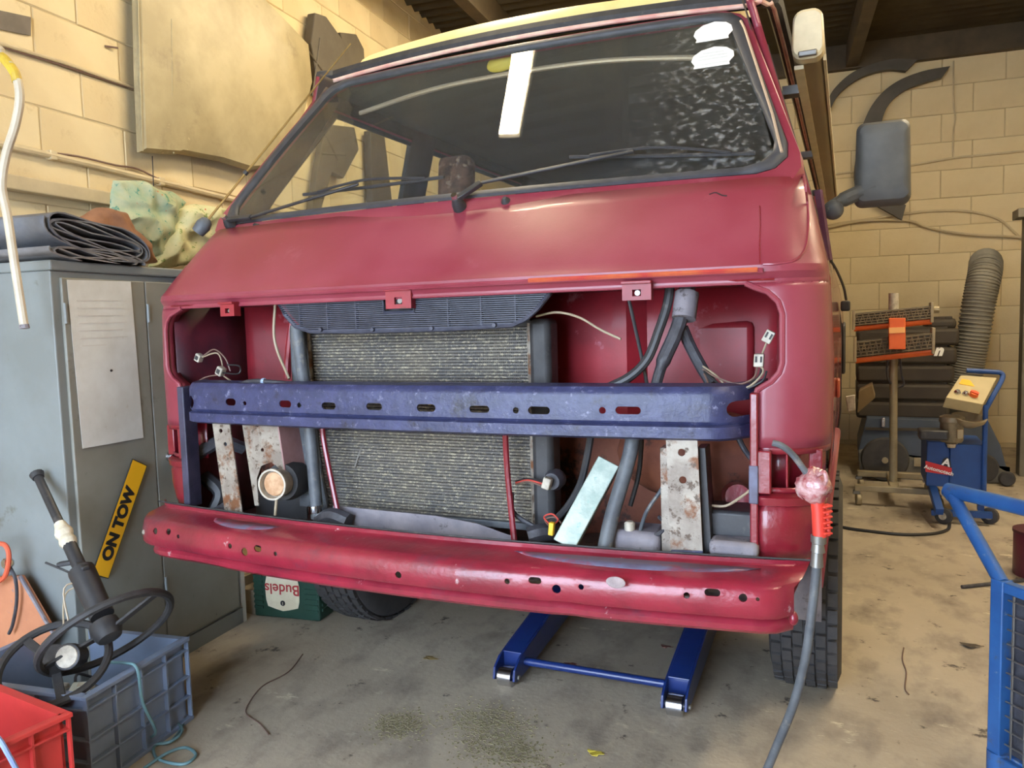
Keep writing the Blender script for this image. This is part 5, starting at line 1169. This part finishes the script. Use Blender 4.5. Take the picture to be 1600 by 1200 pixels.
# floor scrubber: black tank over blue-grey base
Y_ = 4.35; m_tank = M('black_moulded_tank', S(56, 50, 44), S(66, 60, 52), 5, .6, spec=.3); m_scr = M('blue_grey_moulding', S(72, 82, 100), S(62, 72, 88), 4, .6); m_scrg = M('grey_moulding', S(98, 96, 90), S(86, 84, 80), 5, .65)
x0, x1 = aY(1338, 600, Y_).x, aY(1498, 600, Y_).x; zt, zm = aY(1420, 512, Y_).z, aY(1420, 655, Y_).z
t = thing('floor_scrubber', ((x0+x1)/2, Y_+.35, 0), 'floor scrubbing machine with ribbed black tank and blue-grey base', 'machine')
nb = 5
for k in range(nb):
    za = zm+(zt-zm)*k/nb; zc = zm+(zt-zm)*(k+1)/nb-.010
    MB().bb((x0+.015*(nb-k)*0, Y_, za), (x1-.012*(nb-1-k), Y_+.6, zc)).build('tank_section', m_tank, t, bevel=.022)
    MB().bb((x0+.02, Y_+.02, zc-.01), (x1-.07, Y_+.58, zc+.012)).build('tank_groove', m_tank, t)
MB().bb((aY(1450, 500, Y_).x, Y_+.05, zt-.02), (aY(1497, 500, Y_).x, Y_+.45, aY(1470, 497, Y_).z)).build('tank_lid', m_tank, t, bevel=.03)
for k in range(3): MB().box((aY(1462+11*k, 500, Y_).x, Y_+.1, aY(1470, 497, Y_).z), (.045, .08, .02)).build('lid_lug', m_tank, t, bevel=.005)
text_obj('n', .10, m_sticker, aY(1466, 548, Y_-.01), (1, 0, 0), ZU, 'tank_logo', t, .002, offset=.006, shear=.3)
bx0, bx1 = aY(1342, 700, Y_-.2).x, aY(1582, 700, Y_-.2).x
prf = [(bx0, .10), (bx0, aY(1345, 705, Y_-.2).z), (bx0+.05, aY(1345, 655, Y_-.2).z), (bx1-.12, aY(1560, 662, Y_-.2).z), (bx1-.05, aY(1570, 700, Y_-.2).z), (bx1, aY(1582, 748, Y_-.2).z), (bx1, .10)]
MB().prism([(x, Y_-.10, z) for x, z in prf], (0, .7, 0)).build('scrubber_base', m_scr, t, bevel=.03, smooth=30)
pg = [(1341,705),(1358,700),(1400,706),(1425,716),(1450,722),(1470,722),(1470,758),(1345,758)]
MB().prism([aY(x, y, Y_-.16) for x, y in pg], (0, .06, 0)).build('skirt', m_scrg, t, bevel=.012, smooth=0)
MB().prism([aY(x, y, Y_-.16) for x, y in ((1520,716),(1555,728),(1580,742),(1580,756),(1520,756))], (0, .06, 0)).build('skirt', m_scrg, t, bevel=.012, smooth=0)
wq = aY(1382, 748, Y_-.25); wq.z = .15
MB().lathe([(.09, -.03), (.14, -.025), (.15, 0), (.14, .025), (.09, .03)], wq, (0, 1, 0), 28).build('drive_wheel', m_tyre, t); MB().lathe([(.02, 0), (.02, .05)], wq, (0, -1, 0), 12).build('wheel_nut', m_stand, t)
MB().lathe([(.04, -.02), (.05, 0), (.04, .02)], (bx1-.03, Y_-.22, .05), (0, 1, 0), 18).build('trailing_castor', m_tyre, t); MB().lathe([(.09, -.02), (.10, 0), (.09, .02)], (bx1-.16, Y_-.15, .10), (0, 1, 0), 18).build('trailing_wheel', m_tyre, t)
MB().box(aY(1380, 660, Y_-.12), (.022, .02, .065)).build('tank_latch', m_chrome, t, bevel=.004); MB().box(aY(1436, 722, Y_-.17), (.06, .006, .06)).build('rating_plate', m_stand, t)
MB().prism([aY(x, y, Y_-.12) for x, y in ((1352,672),(1500,675),(1500,671),(1352,668))], (0, .02, 0)).build('base_seam', m_tank, t, smooth=0)
# cardboard flap by the van side
P = [aY(x, y, 3.2) for x, y in ((1342,612),(1362,602),(1367,622),(1340,645))]
fl = MB().prism(P, (.01, .25, 0)).build('cardboard_flap', M('brown_card', S(116, 98, 66), S(104, 88, 60), 8, .9), None, smooth=0, org=(P[3].x, 3.3, P[3].z)); tag(fl, 'brown cardboard flap sticking out beside the van', 'cardboard')
P = [aY(x, y, 2.0) for x, y in ((1321,620),(1336,617),(1337,640),(1325,644))]
MB().prism(P, (.0, .03, 0)).build('white_side_marker', m_conn, van, bevel=.004)
# ribbed extraction hose
m_rib = M('grey_ribbed_hose', S(122, 118, 106), S(108, 104, 94), 8, .6)
hp_ = cr([aY(1496, 640, 4.7), aY(1508, 590, 4.7), aY(1518, 540, 4.7), aY(1530, 470, 4.7), aY(1539, 425, 4.75), aY(1540, 411, 4.95), aY(1538, 421, 5.2), aY(1535, 460, 5.35)], 12)
hp2 = []; rad_ = []
L_ = 0
for i, p in enumerate(hp_): hp2.append(p); rad_.append(.112 if i % 2 else .100)
eh = thing('extraction_hose', hp_[0], 'fat grey ribbed extraction hose standing against the back wall', 'hose')
MB().tube(hp2, [r*.94 for r in rad_], 20).build('hose_wall', m_rib, eh, smooth=80)
for i in range(1, len(hp_)-1, 1):
    a, b_ = hp_[i-1], hp_[i+1]; d_ = (b_-a).normalized(); u_ = d_.orthogonal().normalized(); v_ = d_.cross(u_)
    MB().tube([hp_[i]+(u_*math.cos(w)+v_*math.sin(w))*.101 for w in [2*PI*k/20 for k in range(20)]], .0075, 5, closed=True).build('hose_rib', m_rib, eh)
# blue control trolley machine
Y_ = 3.1; m_bl2 = M('mid_blue_machine_paint', S(26, 72, 140), S(22, 62, 124), 6, .5); m_panel = M('beige_control_panel', S(186, 172, 130), S(176, 162, 122), 8, .5)
x0, x1 = aY(1448, 700, Y_).x, aY(1541, 700, Y_).x; z0, z1 = aY(1500, 762, Y_).z, aY(1500, 692, Y_).z
t = thing('blue_machine', ((x0+x1)/2, Y_+.15, 0), 'blue wheeled machine with tilted beige control panel', 'machine')
xm = aY(1484, 700, Y_).x
MB().bb((x0, Y_, z0), (xm, Y_+.34, aY(1465, 690, Y_).z)).build('machine_case', m_bl2, t, bevel=.004); MB().bb((xm, Y_-.01, z0-.02), (x1, Y_+.34, aY(1510, 694, Y_).z)).build('machine_case', m_bl2, t, bevel=.004)
for xx in (x1-.01, ): MB().tube([(xx, Y_-.02, .10), (xx, Y_-.02, aY(1541, 632, Y_).z)], .013, 10).build('machine_post', m_bl2, t)
MB().tube(cr([aY(1540, 640, Y_-.02), aY(1552, 618, Y_), aY(1566, 592, Y_+.1), aY(1564, 583, Y_+.12), aY(1550, 581, Y_+.12), aY(1510, 579, Y_+.12)], 6), .013, 10).build('push_handle', m_bl2, t)
P = [aY(1478, 621, Y_-.1), aY(1536, 632, Y_-.1), aY(1558, 590, Y_+.08), aY(1501, 586, Y_+.08)]; nrm = (P[1]-P[0]).cross(P[3]-P[0]).normalized(); nrm = nrm if nrm.y < 0 else -nrm
cp = MB().prism(P, -nrm*.07).build('control_panel', m_panel, t, smooth=0, bevel=.004)
ux, uy = (P[1]-P[0]), (P[3]-P[0])
def pan(u, v, o=0): return P[0]+ux*u+uy*v+nrm*o
MB().prism([pan(.10, .62, .001), pan(.80, .62, .001), pan(.80, .84, .001), pan(.10, .84, .001)], nrm*.002).build('yellow_warning_label', m_sign, cp, smooth=0)
for u, o_, mm in ((.20, .02, m_chrome), (.42, .02, m_chrome)): MB().lathe([(.016, 0), (.016, .008), (.010, .018)], pan(u, .26, 0), nrm, 14).build('control_button', mm, cp)
MB().lathe([(.022, 0), (.02, .008), (.02, .02)], pan(.64, .28, 0), nrm, 14).build('rotary_switch', m_orange, cp); MB().bar(pan(.52, .30, .02), pan(.76, .24, .02), .014, .012, nrm).build('switch_bar', M('orange_red_switch', S(220, 80, 40)), cp)
mq = aY(1487, 670, Y_-.02)
mo = MB().lathe([(.050, -.07), (.056, -.06), (.056, .03), (.062, .04), (.06, .065), (.04, .075)], mq, ZU, 20).build('motor', M('dusty_motor', S(150, 140, 116), S(120, 112, 94), 20, .45, .4), t)
MB().bb((mq.x-.16, Y_-.10, mq.z-.055), (mq.x-.02, Y_+.02, mq.z+.0)).build('gearbox', m_blackpl, t, bevel=.01)
MB().lathe([(.03, 0), (.075, .03), (.085, .055), (.08, .055), (.02, .01)], aY(1512, 652, Y_-.02)-ZU*.05, (.1, -.2, 1), 24).build('funnel_bowl', m_stand, t)
MB().box(aY(1500, 678, Y_-.08), (.03, .02, .05)).build('motor_plate', m_stand, mo, bevel=.003); MB().lathe([(.025, 0), (.03, .02), (.025, .03)], mq-ZU*.10, ZU, 14).build('motor_foot', m_chrome, mo)
la = [aY(1446, 720, Y_-.004), aY(1487, 731, Y_-.012), aY(1487, 743, Y_-.012), aY(1446, 737, Y_-.004)]
ll = MB().prism(la, (0, -.002, 0)).build('maker_label', M('red_label', S(206, 40, 44)), t, smooth=0)
MB().prism([aY(1470, 726, Y_-.014), aY(1474, 717, Y_-.014), aY(1480, 714, Y_-.014), aY(1485, 720, Y_-.014), aY(1486, 731, Y_-.014)], (0, -.002, 0)).build('label_badge', m_wireblk, ll, smooth=0)
text_obj('A', .055, m_sticker, aY(1479, 723, Y_-.020), la[1]-la[0], ZU, 'label_letter', ll, .0006, offset=.002)
text_obj('Automotech', .028, m_sticker, aY(1467, 735, Y_-.018), la[1]-la[0], ZU, 'label_name', ll, .0005, offset=.0008)
MB().bar(aY(1455, 800, Y_-.05), aY(1550, 805, Y_-.05), .04, .03).build('undercarriage', m_bl2, t); MB().bar((x0+.03, Y_+.05, z0), aZ(1468, 800, .09), .04, .04).build('front_leg', m_bl2, t, bevel=.004); MB().bar((x1-.02, Y_, z0), (x1-.02, Y_, .07), .03, .03).build('front_leg', m_bl2, t)
for px, py in ((1547, 812), (1475, 812)):
    q = aZ(px, py+8, 0); wv = MB().lathe([(.036, -.014), (.044, -.010), (.044, .010), (.036, .014)], (q.x, q.y+.02, .044), (.5, .9, 0), 20).build('machine_wheel', m_tyre, t); MB().lathe([(.02, -.016), (.02, .016)], (q.x, q.y+.02, .044), (.5, .9, 0), 14).build('wheel_centre', m_conn, wv)
# black cable on the floor
fc = [aZ(x, y, .008) for x, y in ((1290,815),(1318,824),(1360,830),(1410,835),(1455,834),(1480,828),(1484,818))]
tag(MB().tube(cr(fc, 6), .008, 8).build('floor_cable', m_wireblk, None, org=fc[0]), 'black cable lying on the floor from the van to the blue machine', 'cable')
# ------------------------------------------------------------------ blue parts trolley in the near right corner
m_trl = M('worn_blue_trolley_paint', S(42, 92, 152), S(36, 80, 138), 10, .45, spots=(S(120,132,150), 22, .62, .05), spots2=(S(70,80,96), 9, .62, .06))
p0 = aZ(1559, 1185, .06); p0 = Vector((p0.x, p0.y, 0)); an = -.87; ta = Vector((math.cos(an), math.sin(an), 0)); tb_ = Vector((-ta.y, ta.x, 0))
zP = aN(1566, 905, p0, Vector((CAMP.x-p0.x, CAMP.y-p0.y, 0)).normalized()).z
t = thing('parts_trolley', p0+ta*.3+tb_*.3, 'blue tubular platform trolley cut by the right edge', 'trolley')
LT, WT_ = .60, .85
h0 = aY(1484, 766, p0.y+.22); h1 = h0+ta*LT
for k, (base, hh) in enumerate(((p0, h0), (p0+ta*LT, h1))):
    MB().bar(base+ZU*.04, base+ZU*zP, .034, .034, ta).build('corner_post', m_trl, t, bevel=.003)
    MB().tube([base+ZU*(zP-.01), hh], .0165, 12).build('handle_stay', m_trl, t)
    MB().bar(base+ZU*.06, base+tb_*WT_+ZU*.06, .03, .03).build('bottom_rail', m_trl, t, bevel=.003)
    MB().lathe([(.024, -.02), (.024, .03)], base+ZU*.05, ZU, 12).build('post_foot', m_trl, t)
for b_ in (p0, p0+tb_*WT_): MB().bar(b_+ZU*.06, b_+ta*LT+ZU*.06, .03, .03).build('bottom_rail', m_trl, t, bevel=.003)
MB().bar(p0+ZU*(zP-.015), p0+ta*LT+ZU*(zP-.015), .026, .026).build('top_rail', m_trl, t, bevel=.003)
MB().tube(cr([h0+(p0+ZU*zP-h0)*.08, h0+(p0+ZU*zP-h0)*.02, h0+ta*.02, h0+ta*LT*.5, h1-ta*.02, h1], 6), .0195, 12).build('push_handle', m_trl, t)
def trp(a, b_, z): return p0+ta*a+tb_*b_+ZU*z
MB().prism([trp(0, 0, .075), trp(LT, 0, .075), trp(LT, WT_, .075), trp(0, WT_, .075)], (0, 0, .006)).build('trolley_deck', m_trl, t)
MB().prism([trp(.02, .012, .075), trp(LT-.02, .012, .075), trp(LT-.02, .016, .075), trp(.02, .016, .075)], (0, 0, zP-.10)).build('end_board', m_hosedk, t, smooth=0)
for i in range(1, 18):
    a = LT*i/18; MB().tube([trp(a, 0, .07), trp(a, 0, zP-.02)], .0022, 5).build('mesh_wire', m_steeld, t)
for j in range(1, 12):
    z = .07+(zP-.08)*j/12; MB().tube([trp(0, 0, z), trp(LT, 0, z)], .0022, 5).build('mesh_wire', m_steeld, t)
for k, (a, b_) in enumerate(((.05, .05), (LT-.05, .05), (.05, WT_-.05), (LT-.05, WT_-.05))): MB().lathe([(.02, -.012), (.025, 0), (.02, .012)], trp(a, b_, .026), ta, 16).build('castor', m_tyre, t)
mz = aZ(1582, 895, 0); mb_ = thing('maroon_tin', (mz.x+.10, mz.y, 0), 'maroon tin standing on the floor at the right edge', 'tin')
hM = .19; MB().lathe([(.098, 0), (.10, .006), (.10, hM-.01), (.096, hM)], (mz.x+.10, mz.y, 0), ZU, 28).build('tin_body', M('maroon_paint', S(84, 26, 40), S(96, 34, 46), 8, .4), mb_); MB().lathe([(.104, 0), (.104, .012)], (mz.x+.10, mz.y, hM-.004), ZU, 28).build('tin_lid', M('maroon_lid', S(70, 22, 34)), mb_)
# ------------------------------------------------------------------ small things on the floor
s0, s1 = aZ(1503, 917, .008), aZ(1558, 911, .008)
tag(MB().tube([s0, s1, s1+(s1-s0)*1.4], .008, 8).build('dark_rod', m_hosedk, None, org=s0), 'dark rod lying on the floor behind the blue trolley', 'rod')
def leaf(px, py, s_, col, label, ang=.4):
    q = aZ(px, py, .002); pts = []
    for k in range(12):
        w = 2*PI*k/12; r_ = s_*(1+.35*math.cos(3*w)); pts.append(q+Vector((math.cos(w+ang)*r_*1.3, math.sin(w+ang)*r_*.7, .002+.004*math.sin(2*w)**2)))
    t = thing('fallen_leaf', q, label, 'leaf', 'leaves on the floor'); MB().prism(pts, (0, 0, .0012)).build('leaf_blade', M('leaf_colour_%d' % px, col, rough=.7), t, smooth=0)
    MB().tube([q+ZU*.004, q+Vector((s_*1.9, s_*.3, .004))], .0012, 5).build('leaf_stalk', m_wire, t)
leaf(930, 1179, .017, S(190, 172, 60), 'yellow leaf on the floor at the bottom of the picture')
leaf(1516, 1010, .022, S(66, 56, 44), 'dark curled leaf on the floor left of the blue trolley')
leaf(893, 1040, .016, S(112, 66, 52), 'reddish leaf on the floor inside the jack frame', 1)
leaf(672, 1030, .02, S(120, 100, 60), 'tan leaf scrap on the floor left of the jack', 2)
leaf(1040, 1012, .014, S(96, 60, 50), 'brown leaf scrap on the floor under the right of the bumper', .2)
wr_ = [aZ(x, y, .003) for x, y in ((473,1022),(450,1050),(410,1072),(388,1100),(385,1116),(405,1130),(420,1148))]
tag(MB().tube(cr(wr_, 6), .0018, 6).build('floor_wire', m_wire, None, org=wr_[0]), 'thin brown wire curling on the floor right of the grey crate', 'wire')
wr_ = [aZ(x, y, .003) for x, y in ((1412,1012),(1410,1030),(1416,1050),(1414,1075),(1420,1085))]
tag(MB().tube(cr(wr_, 6), .0022, 6).build('floor_twig', m_wire, None, org=wr_[0]), 'thin twig on the floor between the tyre and the trolley', 'twig')
nz_ = random.Random(11)
def sprinkle(cx, cy, rx, ry, n, col, label, size=.003):
    mb = MB()
    for i in range(n):
        u, v = nz_.gauss(0, .42), nz_.gauss(0, .42); q = aZ(cx, cy, 0)+Vector((u*rx, v*ry, size*.4))
        a = nz_.random()*PI; s_ = size*nz_.uniform(.4, 1.2); R = Matrix.Rotation(a, 3, 'Z'); mb.box(q, (s_, s_*2.2, s_*.6), R)
    o = mb.build('absorbent_granules', M('granules_%d' % cx, col, rough=.95), None, smooth=0, org=aZ(cx, cy, 0)); tag(o, label, 'granules', kind='stuff')
sprinkle(625, 1133, .10, .09, 600, S(132, 124, 94), 'greenish absorbent granules on the floor, leftmost patch')
sprinkle(765, 1128, .16, .12, 900, S(136, 128, 98), 'greenish absorbent granules on the floor in front of the jack')
sprinkle(790, 1175, .18, .10, 800, S(130, 122, 92), 'greenish absorbent granules on the floor at the bottom edge')
